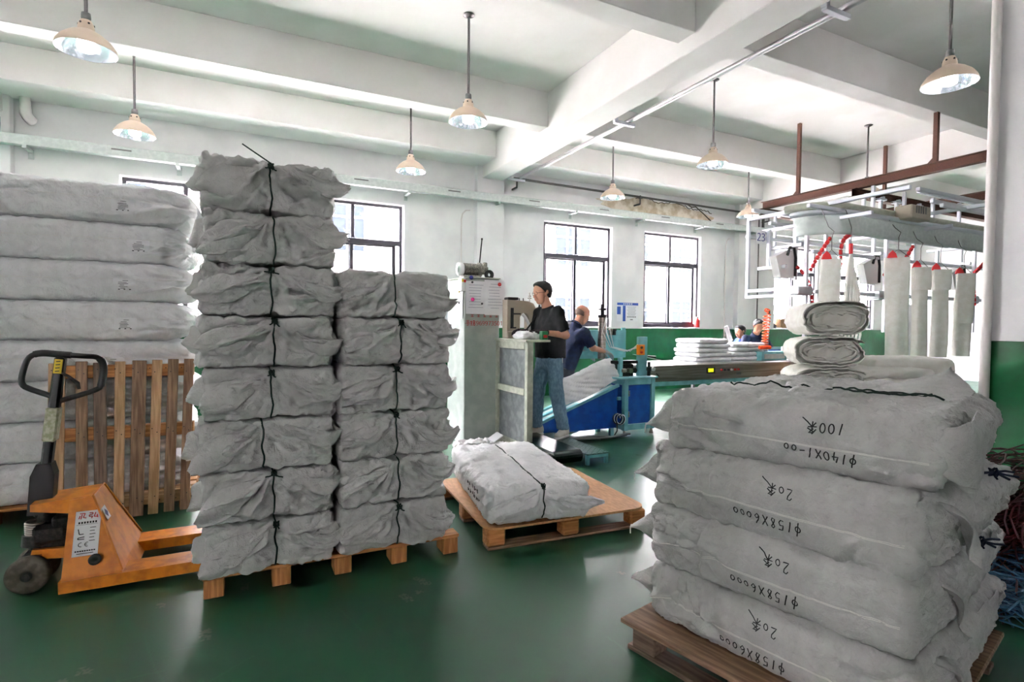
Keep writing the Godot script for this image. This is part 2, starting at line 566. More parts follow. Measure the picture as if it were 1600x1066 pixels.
func lamps() -> void:
	var first: Node3D = null
	var spots := [[-1.10, 5.33, "over the long white bales, farther from the windows"], [-1.11, 7.47, "over the long white bales, nearest the windows"], [2.10, 5.34, "left of the main beam, farther from the windows"], [2.07, 7.42, "left of the main beam, nearest the windows"], [5.50, 5.26, "right of the main beam, over the bald worker"], [5.46, 7.36, "in front of the cracked plaster"], [8.66, 7.38, "beside the end of the rusty frame"], [8.88, 5.30, "inside the rusty ceiling frame"], [5.46, 2.59, "beside the white wall stub"]]
	for s in spots:
		var label: String = "lit beige bell pendant lamp " + s[2]
		var at := P(s[0], 3.47, s[1])
		if first:
			copy(first, label, at)
		else:
			var o := thing("pendant_lamp", label, "lamp", "pendant lamps under the ceiling", at)
			first = o
			part("rod", mb().cyl(Vector3(0, 0.27, 0), Vector3(0, CEIL - 3.47, 0), 0.0125, -1.0, 10), M.rod, o)
			part("ceiling_plate", mb().lathe([Vector2(0.0, 0), Vector2(0.03, 0), Vector2(0.06, 0.016), Vector2(0.06, 0.022), Vector2(0, 0.022)], 16, Vector3(0, CEIL - 3.493, 0)), M.rod, o)
			part("collar", mb().lathe([Vector2(0.0, 0.225), Vector2(0.03, 0.225), Vector2(0.033, 0.25), Vector2(0.03, 0.285), Vector2(0.0, 0.285)], 14), M.grey, o)
			var neck := mb().lathe([Vector2(0.058, 0.145), Vector2(0.052, 0.195), Vector2(0.036, 0.228), Vector2(0.0, 0.23)], 20)
			var nk := part("neck", neck, M.shade, o)
			for k in 6:
				var an := TAU * k / 6
				part("vent_hole", mb().cyl(Vector3(cos(an), 0, sin(an)) * 0.046 + Vector3(0, 0.195, 0), Vector3(cos(an), 0, sin(an)) * 0.055 + Vector3(0, 0.195, 0), 0.008, -1.0, 8), M.black, nk)
			part("shade", mb().lathe([Vector2(0.202, -0.004), Vector2(0.204, 0.0), Vector2(0.195, 0.03), Vector2(0.165, 0.075), Vector2(0.115, 0.118), Vector2(0.06, 0.148), Vector2(0.05, 0.15)], 32), M.shade, o)
			part("reflector", mb().lathe([Vector2(0.05, 0.146), Vector2(0.06, 0.143), Vector2(0.112, 0.113), Vector2(0.16, 0.071), Vector2(0.19, 0.028), Vector2(0.199, 0.0), Vector2(0.202, -0.004)], 32), M.reflector, o)
			part("bulb", mb().lathe([Vector2(0, -0.012), Vector2(0.04, -0.01), Vector2(0.058, 0.0), Vector2(0.06, 0.012), Vector2(0.06, 0.10), Vector2(0.04, 0.13), Vector2(0, 0.135)], 20), M.bulb, o)
			var l := OmniLight3D.new()
			l.name = "light"
			l.light_color = Color(0.94, 0.97, 1.0)
			l.light_energy = LAMP
			l.light_size = 0.05
			l.omni_range = 30.0
			l.omni_attenuation = 2.0
			l.shadow_enabled = true
			l.position = Vector3(0, 0.04, 0)
			o.add_child(l)

# ---------------------------------------------------------------- cloth
func ridge(p: Vector3) -> float:
	return 1.0 - absf(nz.get_noise_3dv(p)) * 2.6

# a stuffed sack: S.h half size, S.r edge radius, S.creases folds on the front face, S.seed, S.amp
func sack_point(q: Vector3, S: Dictionary) -> Vector3:
	var h: Vector3 = S.h
	var r: float = S.r
	var b := q * h
	var c := b.clamp(-h + Vector3.ONE * r, h - Vector3.ONE * r)
	var d := b - c
	var n := d.normalized() if d.length_squared() > 1e-12 else Vector3.UP
	var p := c + n * r
	var e: Vector3 = Vector3(1 - q.x * q.x, 1 - q.y * q.y, 1 - q.z * q.z)
	# faces swell, the tied middle is drawn in
	var sw: float = S.get("swell", 0.02)
	p.z += n.z * sw * e.x * e.y * 1.2
	p.x += n.x * sw * e.y * e.z * 1.6
	p.y += n.y * sw * 0.35 * e.x * e.z
	for t in S.get("ties", []):
		var k: float = exp(-pow((p.x - t) / 0.045, 2.0))
		p -= n * k * S.get("pinch", 0.014)
	# pinched ends
	var tp: float = S.get("taper", 0.0)
	if tp > 0.0:
		var ax := absf(q.x)
		var k := 1.0 - tp * pow(maxf(0.0, (ax - 0.72) / 0.28), 1.6)
		p.y *= k
	for pu in S.get("pulls", []):
		var dist: float = (p - pu[0]).length() / pu[2]
		if dist < 3.0: p += pu[1] * exp(-dist * 1.5) * (1.0 + 0.25 * nz.get_noise_3dv(p * 9.0))
	var o: Vector3 = S.off
	var amp: float = S.amp
	var w := p + Vector3(nz.get_noise_3dv(p * 5.0 + o), nz.get_noise_3dv(p * 5.0 + o + Vector3(31, 7, 3)), 0) * 0.09
	var sgn: float = signf(p.x - S.get("mid", 0.0))
	var dg := Vector3(w.x * 3.0 + sgn * w.y * 5.5, w.y * 3.4 - sgn * w.x * 1.4, w.z * 4.0)
	var f := (ridge(dg * 1.9 + o) - 0.45) * 0.9 + nz.get_noise_3dv(p * 13.0 + o) * 0.35
	f += (ridge(dg * 4.6 + o * 1.7) - 0.5) * 0.28
	var fold_depth := 1.0  # geometry only: folds are shallower where the cloth was smoothed for writing
	if S.has("calm") and n.z > 0.2:
		var cl: Rect2 = S.calm
		var dx := maxf(0.0, maxf(cl.position.x - p.x, p.x - cl.end.x))
		var dy := maxf(0.0, maxf(cl.position.y - p.y, p.y - cl.end.y))
		fold_depth = lerpf(0.22, 1.0, smoothstep(0.0, 0.07, sqrt(dx * dx + dy * dy)))
	p += n * f * amp * fold_depth
	# sharp pulled folds in a few directions
	var fd: Array = S.get("folds", [])
	for q2 in fd:
		var ph: float = w.dot(q2[0]) + q2[1]
		var mk := clampf(nz.get_noise_3dv(p * 3.2 + o + q2[0]) * 2.4 + 0.15, 0.0, 1.0)
		p += n * (absf(sin(ph)) - 0.6) * q2[2] * mk * fold_depth
	if n.z > 0.2:
		for cr in S.get("creases", []):
			var a: Vector2 = cr[0]
			var dd: Vector2 = cr[1]
			var v := Vector2(p.x, p.y) - a
			var al: float = v.dot(dd) / cr[2]
			if al < -0.15 or al > 1.1: continue
			var s: float = (v.x * dd.y - v.y * dd.x) / (cr[3] * (0.45 + al))
			if absf(s) > 4.0: continue
			var win: float = smoothstep(-0.15, 0.12, al) * (1.0 - smoothstep(0.55, 1.1, al))
			p.z += n.z * cr[4] * win * fold_depth * (exp(-s * s * 1.6) - 0.7 * exp(-pow(s - 1.35, 2.0)))
	return p

func add_folds(S: Dictionary, n: int, amp: float) -> void:
	var a := []
	for i in n:
		var d := Vector3(R(-0.9, 0.9), R(0.4, 1.0) * (1 if i % 2 else -1), R(-0.6, 0.6)).normalized()
		a.append([d * PI / R(0.05, 0.13), R(0, 6.0), amp * R(0.6, 1.3)])
	S.folds = a

func sack(S: Dictionary, nx: int, ny: int, nzc: int) -> MB:
	var m := mb()
	var N := [nx, ny, nzc]
	var ids := {}
	var pos := PackedVector3Array()
	var tri := PackedInt32Array()
	for ax in 3:
		var a1 := (ax + 1) % 3
		var a2 := (ax + 2) % 3
		for side in 2:
			for i in N[a1]:
				for j in N[a2]:
					var q := []
					for k in [[0, 0], [1, 0], [1, 1], [0, 1]]:
						var l := [0, 0, 0]
						l[ax] = side * N[ax]
						l[a1] = i + k[0]
						l[a2] = j + k[1]
						var key: int = (l[0] * 512 + l[1]) * 512 + l[2]
						if not ids.has(key):
							ids[key] = pos.size()
							pos.append(sack_point(Vector3(2.0 * l[0] / nx - 1.0, 2.0 * l[1] / ny - 1.0, 2.0 * l[2] / nzc - 1.0), S))
						q.append(ids[key])
					if side == 1: tri.append_array([q[0], q[2], q[1], q[0], q[3], q[2]])
					else: tri.append_array([q[0], q[1], q[2], q[0], q[2], q[3]])
	finish(m, pos, tri)
	return m

func finish(m: MB, pos: PackedVector3Array, tri: PackedInt32Array) -> void:
	var nm := PackedVector3Array()
	nm.resize(pos.size())
	for i in range(0, tri.size(), 3):
		var a := pos[tri[i]]
		var f := (pos[tri[i + 2]] - a).cross(pos[tri[i + 1]] - a)
		nm[tri[i]] += f; nm[tri[i + 1]] += f; nm[tri[i + 2]] += f
	var k0 := m.v.size()
	for i in pos.size(): m.vert(pos[i], nm[i] if nm[i].length_squared() > 1e-20 else Vector3.UP)
	for i in tri: m.ix.append(k0 + i)

# a loose end of cloth: a flattened, crumpled tongue along points, with half widths, set across the direction wd
func flap(m: MB, pts: Array, wid: Array, th: float, wd: Vector3, sd: float, ruffle := 0.012) -> void:
	var c := Curve3D.new()
	for i in pts.size():
		var tn: Vector3 = (pts[min(i + 1, pts.size() - 1)] - pts[max(i - 1, 0)]) * 0.17
		c.add_point(pts[i], -tn, tn)
	c.bake_interval = 0.01
	var len := c.get_baked_length()
	var rows := maxi(10, int(len / 0.012))
	var k := 22
	var g := []
	for i in rows + 1:
		var s := float(i) / rows
		var p := c.sample_baked(s * len, true)
		var p2 := c.sample_baked(minf(len, s * len + 0.01), true)
		var p1 := c.sample_baked(maxf(0, s * len - 0.01), true)
		var d := (p2 - p1).normalized()
		var w := (wd - d * wd.dot(d)).normalized()
		var t := d.cross(w)
		var fi := s * (wid.size() - 1)
		var i0 := mini(int(fi), wid.size() - 2)
		var hw: float = lerpf(wid[i0], wid[i0 + 1], fi - i0)
		var row := []
		for j in k:
			var an := TAU * j / k
			var x := cos(an)
			var y := sin(an)
			var cl := nz.get_noise_3d(s * 1.1 + sd, x * 1.3 + sd, 0.5) * ruffle * 2.6 + (0.5 - absf(nz.get_noise_3d(s * 1.4 + sd, x * 2.6, 4.5 + sd)) * 2.0) * ruffle * 1.1
			row.append(p + w * (x * hw * (1.0 + 0.16 * nz.get_noise_2d(s * 2.2 + sd, 9.0 * signf(x)))) + t * (y * th * (1.0 - 0.75 * x * x) + cl))
		g.append(row)
	m.grid(g, true, true)
	m.fan(c.sample_baked(len), g[rows], false)
	m.fan(c.sample_baked(0), g[0], true)

# rope round the sack at x, following its surface
func rope(S: Dictionary, x: float, rad := 0.0045, lift := 0.003) -> MB:
	var h: Vector3 = S.h
	var pts := []
	var per := []
	var n := 14
	for i in n: per.append(Vector2(lerpf(-1, 1, float(i) / n), 1))
	for i in n: per.append(Vector2(1, lerpf(1, -1, float(i) / n)))
	for i in n: per.append(Vector2(lerpf(1, -1, float(i) / n), -1))
	for i in n: per.append(Vector2(-1, lerpf(-1, 1, float(i) / n)))
	for q in per:
		var xx: float = x + nz.get_noise_2d(q.x * 0.9 + x * 9.0, q.y * 0.9) * 0.014
		var p := sack_point(Vector3(xx / h.x, q.y, q.x), S)
		var out := Vector3(0, p.y / h.y, p.z / h.z)
		pts.append(p + out.normalized() * lift)
	var m := mb()
	m.tube(pts, rad, 6, true)
	return m

func knot(m: MB, p: Vector3, sd: float, tail := 0.06) -> void:
	var pts := []
	for i in 16:
		var a := i * 1.1
		pts.append(p + Vector3(sin(a + sd) * 0.012, cos(a * 1.3) * 0.014, cos(a * 0.7 + sd) * 0.009 + 0.006))
	m.tube(pts, 0.0045, 6)
	for s in 2:
		var t := []
		for i in 6: t.append(p + Vector3((s * 2 - 1) * 0.006 * i * (0.4 + fmod(sd, 1.0)), 0.004 * sin(i + sd) - 0.2 * tail * i * (0.5 + 0.3 * s), 0.012 + 0.002 * i))
		m.tube(t, 0.0035, 5)

func front_creases(x0: float, x1: float, hy: float, n: int, from: Vector2) -> Array:
	var out := []
	for i in n:
		var tgt := Vector2(R(x0, x1), R(-hy, hy * 0.6))
		var a := from + Vector2(R(-0.01, 0.01), R(-hy * 0.5, hy * 0.2))
		var d := (tgt - a)
		if d.length() < 0.05: continue
		out.append([a + d.normalized() * 0.02, d.normalized(), d.length() * R(0.7, 1.15), R(0.012, 0.034), R(0.010, 0.025)])
	return out

# a flat stroke laid on the front of a sack: points in metres on the front face
func ink(m: MB, S: Dictionary, line: Array, wd: float) -> void:
	var h: Vector3 = S.h
	var pts := []
	for i in line.size() - 1:
		var a: Vector2 = line[i]
		var b: Vector2 = line[i + 1]
		var k := maxi(1, int((b - a).length() / 0.006))
		for j in k: pts.append(a.lerp(b, float(j) / k))
	pts.append(line[line.size() - 1])
	var g := []
	for i in pts.size():
		var d: Vector2 = (pts[mini(i + 1, pts.size() - 1)] - pts[maxi(i - 1, 0)]).normalized()
		var c := Vector2(-d.y, d.x) * wd * 0.5
		var row := []
		for e in [c, -c]:
			var q: Vector2 = pts[i] + e
			var sp := sack_point(Vector3(q.x / h.x, q.y / h.y, 1.0), S)
			for nb in [Vector2(0.010, 0), Vector2(-0.010, 0), Vector2(0, 0.010), Vector2(0, -0.010)]: sp.z = maxf(sp.z, sack_point(Vector3((q.x + nb.x) / h.x, (q.y + nb.y) / h.y, 1.0), S).z)
			row.append(sp + Vector3(0, 0, 0.005))
		g.append(row)
	m.grid(g)

func stack_materials() -> void:
	var rf := FastNoiseLite.new()
	rf.fractal_type = FastNoiseLite.FRACTAL_RIDGED
	rf.frequency = 0.02
	rf.fractal_octaves = 4
	rf.domain_warp_enabled = true
	rf.domain_warp_amplitude = 40.0
	rf.domain_warp_frequency = 0.01
	var weave := NoiseTexture2D.new()
	weave.width = 512; weave.height = 512
	weave.seamless = true
	weave.noise = rf
	weave.as_normal_map = true
	weave.bump_strength = 9.0
	var wt := noise_tex(0.01, Color(0.745, 0.74, 0.73), Color(0.785, 0.78, 0.77), 512, 4)
	M.sack = tri_mat(wt, Vector3.ONE * 2.2, 0.34, 0.0, Color.WHITE, weave, 0.9)
	M.sack.backlight = Color(0.10, 0.10, 0.10)
	M.sack2 = tri_mat(noise_tex(0.01, Color(0.90, 0.90, 0.905), Color(0.93, 0.93, 0.935), 512, 4), Vector3.ONE * 2.0, 0.45, 0.0, Color.WHITE, weave, 0.7)
	M.sack2.backlight = Color(0.10, 0.10, 0.10)
	M.rope = mat(Color(0.03, 0.17, 0.13), 0.7)
	M.ropeblue = mat(Color(0.04, 0.12, 0.24), 0.7)
	M.thread = mat(Color(0.9, 0.89, 0.87), 0.7)
	M.ink = mat(Color(0.05, 0.05, 0.06), 0.6)
	M.paper = mat(Color(0.93, 0.93, 0.94), 0.6)
	M.print = mat(Color(0.22, 0.22, 0.24), 0.7)
	M.wood = []
	var tones := [[Color(0.63, 0.50, 0.36), Color(0.74, 0.61, 0.46)], [Color(0.43, 0.33, 0.25), Color(0.57, 0.46, 0.36)], [Color(0.36, 0.29, 0.24), Color(0.48, 0.40, 0.34)], [Color(0.58, 0.38, 0.20), Color(0.72, 0.50, 0.29)]]
	for ax in 2:
		for i in 4:
			var sc := Vector3(0.5, 7, 7) if ax == 0 else Vector3(7, 0.5, 7)
			M.wood.append(tri_mat(noise_tex(0.012, tones[i][0], tones[i][1], 512, 5, 0.25, 0.75, FastNoiseLite.TYPE_SIMPLEX_SMOOTH, 20 + i), sc, 0.75))
	M.ply = tri_mat(noise_tex(0.02, Color(0.63, 0.46, 0.28), Color(0.70, 0.52, 0.33), 512, 5), Vector3(3, 3, 1.0), 0.6)

func wood(i: int, ax := 0) -> Material: return M.wood[ax * 4 + i]

# pallet of slats: size, top boards along x; origin at the middle of its foot
func pallet(called: String, label: String, at: Vector3, sx: float, sz: float, turn := 0.0, ht := 0.125, blocks := 5) -> Node3D:
	var o := thing(called, label, "pallet", "", at, turn)
	for k in blocks:
		var bx := lerpf(-sx / 2 + 0.05, sx / 2 - 0.05, float(k) / (blocks - 1))
		for bz in [-sz / 2 + 0.07, 0.0, sz / 2 - 0.07]:
			part("block", mb().box(Vector3(bx, (ht - 0.02) / 2, bz), Vector3(0.09, ht - 0.02, 0.13), 0.004), wood(3, 1), o)
	var n := 7
	for k in n:
		var bz := lerpf(-sz / 2 + 0.05, sz / 2 - 0.05, float(k) / (n - 1))
		part("board", mb().box(Vector3(0, ht - 0.01, bz), Vector3(sx, 0.02, 0.1), 0.003), wood([3, 0, 3, 1][k % 4]), o)
	return o

func bundle_stack() -> void:
	rng.seed = 42
	var grp := "tied sack bundles stacked on the pallet jack"
	pallet("wooden_pallet", "orange-brown wooden pallet on the jack under the tied sack bundles", P(0.47, 0, 3.52), 1.33, 1.06, 0.0, 0.115)
	var rows := ["bottom", "second", "third", "fourth", "fifth", "sixth", "seventh", "top"]
	for col in 2:
		var n := 8 if col == 0 else 6
		for i in n:
			var lay: String = rows[i] if i < n - 1 else "top"
			var label := "white sack bundle tied with green rope, %s of the %s column on the jack" % [lay, "taller" if col == 0 else "shorter"]
			var hx: float = (0.305 if col == 0 else 0.298) + R(-0.008, 0.008)
			var hh := 0.1275
			var S := {"h": Vector3(hx, hh + 0.002, 0.50), "r": 0.028, "off": Vector3(R(0, 90), R(0, 90), R(0, 90)), "amp": 0.0075, "swell": 0.009, "pinch": 0.016}
			var tx: float = [0.02, 0.015, -0.02, 0.0, 0.03, 0.005, 0.01, 0.0][i] if col == 0 else [0.02, 0.02, 0.0, 0.0, 0.015, -0.005][i]
			S.mid = tx
			S.ties = [tx]
			var cr := front_creases(-hx, tx - 0.05, hh, 9, Vector2(tx - 0.03, hh * 0.7))
			cr.append_array(front_creases(tx + 0.05, hx, hh, 10, Vector2(tx + 0.03, hh * 0.7)))
			cr.append_array(front_creases(tx + 0.03, hx * 0.6, hh, 4, Vector2(hx * 0.97, -hh * 0.1)))
			cr.append_array(front_creases(-hx * 0.5, tx - 0.03, hh, 4, Vector2(-hx * 0.97, -hh * 0.2)))
			S.creases = cr
			var ux: float = (0.108 if col == 0 else 0.742) + R(-0.01, 0.01)
			var o := thing("sack_bundle", label, "sack bundle", grp, P(ux, 0.117 + 0.2545 * (i + 0.5), 3.435 + R(-0.012, 0.012)), R(-0.02, 0.02))
			add_folds(S, 6, 0.0145)
			var m := sack(S, 76, 34, 18)
			var hz := 0.515
			# loose ends: right and left, folded over the front
			var yr := R(-0.3, 0.25) * hh
			var ext := R(0.05, 0.075)
			flap(m, [Vector3(tx + 0.10, yr + hh * 0.55, hz - 0.012), Vector3(hx * 0.62, yr + 0.01, hz + 0.006), Vector3(hx * 0.95, yr - 0.012, hz + 0.0), Vector3(hx + ext, yr + R(0.0, 0.045), hz - R(0.03, 0.10))], [0.010, 0.03, 0.045, 0.042, 0.014], 0.012, Vector3.UP, R(0, 50))
			flap(m, [Vector3(hx * 0.75, yr + hh * 0.5, hz - 0.03), Vector3(hx * 1.02, yr + 0.01, hz - 0.06), Vector3(hx + ext * 0.9, yr + 0.005, hz - 0.10)], [0.05, 0.06, 0.012], 0.02, Vector3.UP, R(0, 50))
			var yl := R(-0.8, -0.1) * hh
			if i < 3 and col == 0: yl = -hh * 0.85
			if col == 0:
				flap(m, [Vector3(tx - 0.05, hh * 0.55, hz - 0.012), Vector3(-hx * 0.55, hh * 0.1, hz + 0.004), Vector3(-hx * 0.92, yl * 0.6, hz - 0.004), Vector3(-hx - R(0.0, 0.03), yl, hz - 0.03)], [0.012, 0.05, 0.075, 0.06, 0.018], 0.012, Vector3.UP, R(0, 50), 0.007)
				flap(m, [Vector3(-hx * 0.8, hh * 0.3, hz - 0.05), Vector3(-hx - 0.01, 0, hz - 0.08), Vector3(-hx - R(0.035, 0.06), yl * 0.5, hz - 0.12)], [0.07, 0.075, 0.02], 0.025, Vector3.UP, R(0, 50), 0.006)
			else:
				flap(m, [Vector3(tx - 0.06, hh * 0.4, hz - 0.012), Vector3(-hx * 0.6, hh * 0.1, hz + 0.002), Vector3(-hx * 0.97, yl * 0.5, hz - 0.004)], [0.012, 0.04, 0.03], 0.010, Vector3.UP, R(0, 50), 0.010)
			part("cloth", m, M.sack, o)
			var rp := rope(S, tx)
			var kp := sack_point(Vector3(tx / hx, 0.8, 1.0), S)
			if (i + col) % 4 != 2: knot(rp, kp + Vector3(0, 0, 0.004), R(0, 9), 0.03)
			if i == 7:
				var t0 := sack_point(Vector3(tx / hx, 1.0, 0.95), S)
				rp.tube([t0, t0 + Vector3(-0.02, 0.012, 0), t0 + Vector3(-0.075, 0.045, 0.0), t0 + Vector3(-0.125, 0.075, 0.0)], 0.0035, 6)
			part("rope", rp, M.rope, o)

# paper label with printed lines: origin at the middle, facing +z
func shipping_label(parent: Node, S: Dictionary, cx: float, cy: float) -> void:
	var h: Vector3 = S.h
	var g := []
	for i in 7:
		var row := []
		for j in 7:
			var q := Vector2(cx + (j / 6.0 - 0.5) * 0.13, cy - (i / 6.0 - 0.5) * 0.085)
			row.append(sack_point(Vector3(q.x / h.x, q.y / h.y, 1.0), S) + Vector3(0, 0, 0.004))
		g.append(row)
	var lb := part("shipping_label", mb().grid(g, false, true), M.paper, parent, "white printed label")
	var m := mb()
	for k in 5:
		var yy := cy + 0.014 - k * 0.010
		ink(m, S, [Vector2(cx - 0.035 + R(0, 0.012), yy), Vector2(cx + R(0.0, 0.035), yy)], 0.0028)
	ink(m, S, [Vector2(cx - 0.01, cy + 0.027), Vector2(cx + 0.022, cy + 0.027)], 0.0028)
	for k in 3: ink(m, S, [Vector2(cx - 0.036 + k * 0.032, cy - 0.034), Vector2(cx - 0.026 + k * 0.032, cy - 0.034)], 0.006)
	for v in m.v.size(): m.v[v].z += 0.004
	part("print", m, M.print, lb)

func long_bales() -> void:
	rng.seed = 7
	pallet("wooden_pallet", "long dark wooden pallet under the stack of long white bales", P(-1.32, 0, 5.05), 1.95, 0.95, 0.0, 0.13, 6)
	var rows := ["bottom", "second", "third", "fourth", "fifth", "sixth", "seventh", "top"]
	for i in 8:
		var hx := 0.92 + R(-0.02, 0.02)
		var hy := 0.137
		var S := {"h": Vector3(hx, hy + 0.004, 0.42), "r": 0.055, "off": Vector3(R(0, 90), R(0, 90), R(0, 90)), "amp": 0.0075, "swell": 0.016, "taper": 0.30}
		var cr := []
		for e in [-1.0, 1.0]: cr.append_array(front_creases(e * hx * 0.45, e * hx * 0.85, hy, 12, Vector2(e * hx * 0.99, 0)))
		for k in 24:
			var a := Vector2(R(-hx, hx * 0.8), hy * R(0.2, 0.9))
			cr.append([a, Vector2(R(0.5, 1.0), -R(0.3, 0.9)).normalized(), R(0.12, 0.34), R(0.010, 0.022), R(0.005, 0.011)])
		S.creases = cr
		var o := thing("long_bale", "long white woven bale with seam, %s of the stack behind the leaning pallet" % rows[i], "bale", "long bales stacked by the window wall", P(-1.29 + R(-0.02, 0.02), 0.13 + 0.2735 * (i + 0.5), 5.03), R(-0.012, 0.012))
		add_folds(S, 6, 0.010)
		var m := sack(S, 110, 28, 14)
		for e in [-1.0, 1.0]:
			if e > 0: flap(m, [Vector3(hx * 0.90, 0.01, 0.30), Vector3(hx + 0.005, 0.0, 0.26), Vector3(hx + R(0.02, 0.05), R(-0.03, 0.03), 0.2)], [0.05, 0.06, 0.02], 0.02, Vector3.UP, R(0, 50))
		part("cloth", m, M.sack2, o)
		var sm := mb()
		var pts := []
		for k in 61:
			var x := lerpf(-hx * 0.97, hx * 0.97, k / 60.0)
			pts.append(sack_point(Vector3(x / hx, 0.12 + 0.05 * sin(x * 3 + i), 1.0), S) + Vector3(0, 0, 0.0005))
		sm.tube(pts, 0.0016, 5)
		part("seam", sm, M.thread, o)
		if i > 2:
			var lx: float = [0, 0, 0, 0.45, 0.54, 0.53, 0.61, 0.52][i]
			shipping_label(o, S, lx, -0.02)

func leaning_pallet() -> void:
	var o := thing("wooden_pallet", "slatted wooden pallet standing on edge against the long white bales", "pallet", "", P(-0.735, 0.0, 4.44))
	o.rotation.x = -0.045
	var xs := [-0.385, -0.25, -0.15, -0.045, 0.06, 0.16, 0.255, 0.35]
	var tone := [0, 1, 2, 0, 1, 0, 1, 1]
	for k in 8:
		var b := Basis(Vector3.FORWARD, [0.01, 0.0, -0.005, 0.012, 0.022, 0.028, 0.03, 0.03][k])
		part("slat", mb().box(Vector3(xs[k] + 0.008, 0.545 + [0.0, 0.01, 0.0, 0.005, 0.01, 0.012, 0.016, 0.016][k], 0.0), Vector3([0.085, 0.062, 0.07, 0.058, 0.082, 0.06, 0.064, 0.06][k], 1.07, 0.02), 0.003, b), wood(tone[k], 1), o)
	for yy in [0.13, 0.60, 1.02]:
		part("stringer", mb().box(Vector3(0, yy, -0.034), Vector3(0.80, 0.085, 0.045), 0.004), wood(3 if yy > 0.2 else 0), o)
		part("stringer", mb().box(Vector3(0, yy, -0.088), Vector3(0.80, 0.085, 0.02), 0.003), wood(0), o)
	var nl := mb()
	for k in 8:
		for yy in [0.13, 0.60, 1.02]:
			for q in [[-0.015, 0.015], [0.014, -0.012]]:
				var p := Vector3(xs[k] + 0.008 + (yy - 0.545) * -[0.01, 0.0, -0.005, 0.012, 0.022, 0.028, 0.03, 0.03][k] + q[0], yy + q[1], 0.0102)
				nl.cyl(p, p + Vector3(0, 0, 0.001), 0.004, -1.0, 6)
	part("nail", nl, M.dark, o)

# handwriting: strokes in a unit cell, x right, y up
func glyph(c: String) -> Array:
	var el := func(cx: float, cy: float, rx: float, ry: float) -> Array:
		var o := []
		for i in 13: o.append(Vector2(cx + rx * cos(TAU * i / 12 + 1.2), cy + ry * sin(TAU * i / 12 + 1.2)))
		return o
	match c:
		"0": return [el.call(0.35, 0.32, 0.22, 0.26)]
		"O": return [el.call(0.35, 0.5, 0.25, 0.42)]
		"1": return [[Vector2(0.45, 1.0), Vector2(0.25, 0.0)]]
		"2": return [[Vector2(0.1, 0.75), Vector2(0.25, 0.95), Vector2(0.5, 0.9), Vector2(0.5, 0.65), Vector2(0.1, 0.05), Vector2(0.65, 0.08)]]
		"4": return [[Vector2(0.3, 1.0), Vector2(0.05, 0.4), Vector2(0.65, 0.42)], [Vector2(0.5, 0.8), Vector2(0.4, -0.05)]]
		"5": return [[Vector2(0.6, 0.95), Vector2(0.2, 0.95), Vector2(0.15, 0.55), Vector2(0.45, 0.58), Vector2(0.55, 0.3), Vector2(0.35, 0.05), Vector2(0.08, 0.12)]]
		"6": return [[Vector2(0.5, 1.0), Vector2(0.2, 0.6), Vector2(0.12, 0.25), Vector2(0.35, 0.03), Vector2(0.55, 0.25), Vector2(0.4, 0.45), Vector2(0.15, 0.3)]]
		"8": return [[Vector2(0.5, 0.85), Vector2(0.3, 0.98), Vector2(0.15, 0.8), Vector2(0.5, 0.3), Vector2(0.4, 0.05), Vector2(0.15, 0.15), Vector2(0.25, 0.45), Vector2(0.5, 0.85)]]
		"X": return [[Vector2(0.05, 0.95), Vector2(0.6, 0.02)], [Vector2(0.6, 0.95), Vector2(0.05, 0.05)]]
		"-": return [[Vector2(0.05, 0.4), Vector2(0.6, 0.48)]]
		"p": return [el.call(0.35, 0.5, 0.26, 0.26), [Vector2(0.48, 1.15), Vector2(0.24, -0.15)]]
		"t":  # the counting word for lengths
			return [[Vector2(0.5, 1.1), Vector2(0.1, 0.65)], [Vector2(0.35, 0.95), Vector2(0.8, 0.98), Vector2(0.35, 0.6)], [Vector2(0.3, 0.9), Vector2(0.95, 0.55)], [Vector2(0.05, 0.42), Vector2(0.9, 0.45)], [Vector2(0.5, 0.72), Vector2(0.46, -0.05)], [Vector2(0.46, 0.4), Vector2(0.15, 0.05)], [Vector2(0.52, 0.4), Vector2(1.0, 0.0), Vector2(1.6, -0.35)]]
	return []

# written upside down, as the sacks lie
func write_on(m: MB, S: Dictionary, s: String, x: float, y: float, ht: float, slope := 0.0, wd := 0.004) -> void:
	var cx := 0.0
	for c in s:
		for ln in glyph(c):
			var q := []
			for v in ln:
				var px: float = (cx + v.x * 0.85) * ht
				q.append(Vector2(x - px, y - v.y * ht + slope * px))
			ink(m, S, q, wd)
		cx += 0.95 if c == "t" else 0.72

func box_pallet(called: String, label: String, at: Vector3, sx: float, sz: float, turn: float) -> Node3D:
	# plywood deck with rounded corners on blocks and bottom boards
	var o := thing(called, label, "pallet", "", at, turn)
	var pg := []
	for q in [[1, -1, 0.0], [1, 1, 1.0], [-1, 1, 2.0], [-1, -1, 3.0]]:
		for k in 5:
			var a: float = -PI / 2 + q[2] * PI / 2 + k * PI / 8
			pg.append(Vector2(q[0] * (sx / 2 - 0.10) + 0.10 * cos(a), q[1] * (sz / 2 - 0.10) + 0.10 * sin(a)))
	part("deck", mb().prism(pg, 0.0, 0.014, Transform3D(Basis(Vector3.RIGHT, -PI / 2), Vector3(0, 0.122, 0))), M.ply, o)
	for bx in [-sx / 2 + 0.07, 0.0, sx / 2 - 0.07]:
		for bz in [-sz / 2 + 0.06, 0.0, sz / 2 - 0.06]:
			part("block", mb().box(Vector3(bx, 0.069, bz), Vector3(0.12, 0.104, 0.10), 0.012), wood(3), o)
	for bz in [-sz / 2 + 0.06, 0.0, sz / 2 - 0.06]:
		part("board", mb().box(Vector3(0, 0.009, bz), Vector3(sx - 0.03, 0.017, 0.1), 0.003), wood(1), o)
	return o

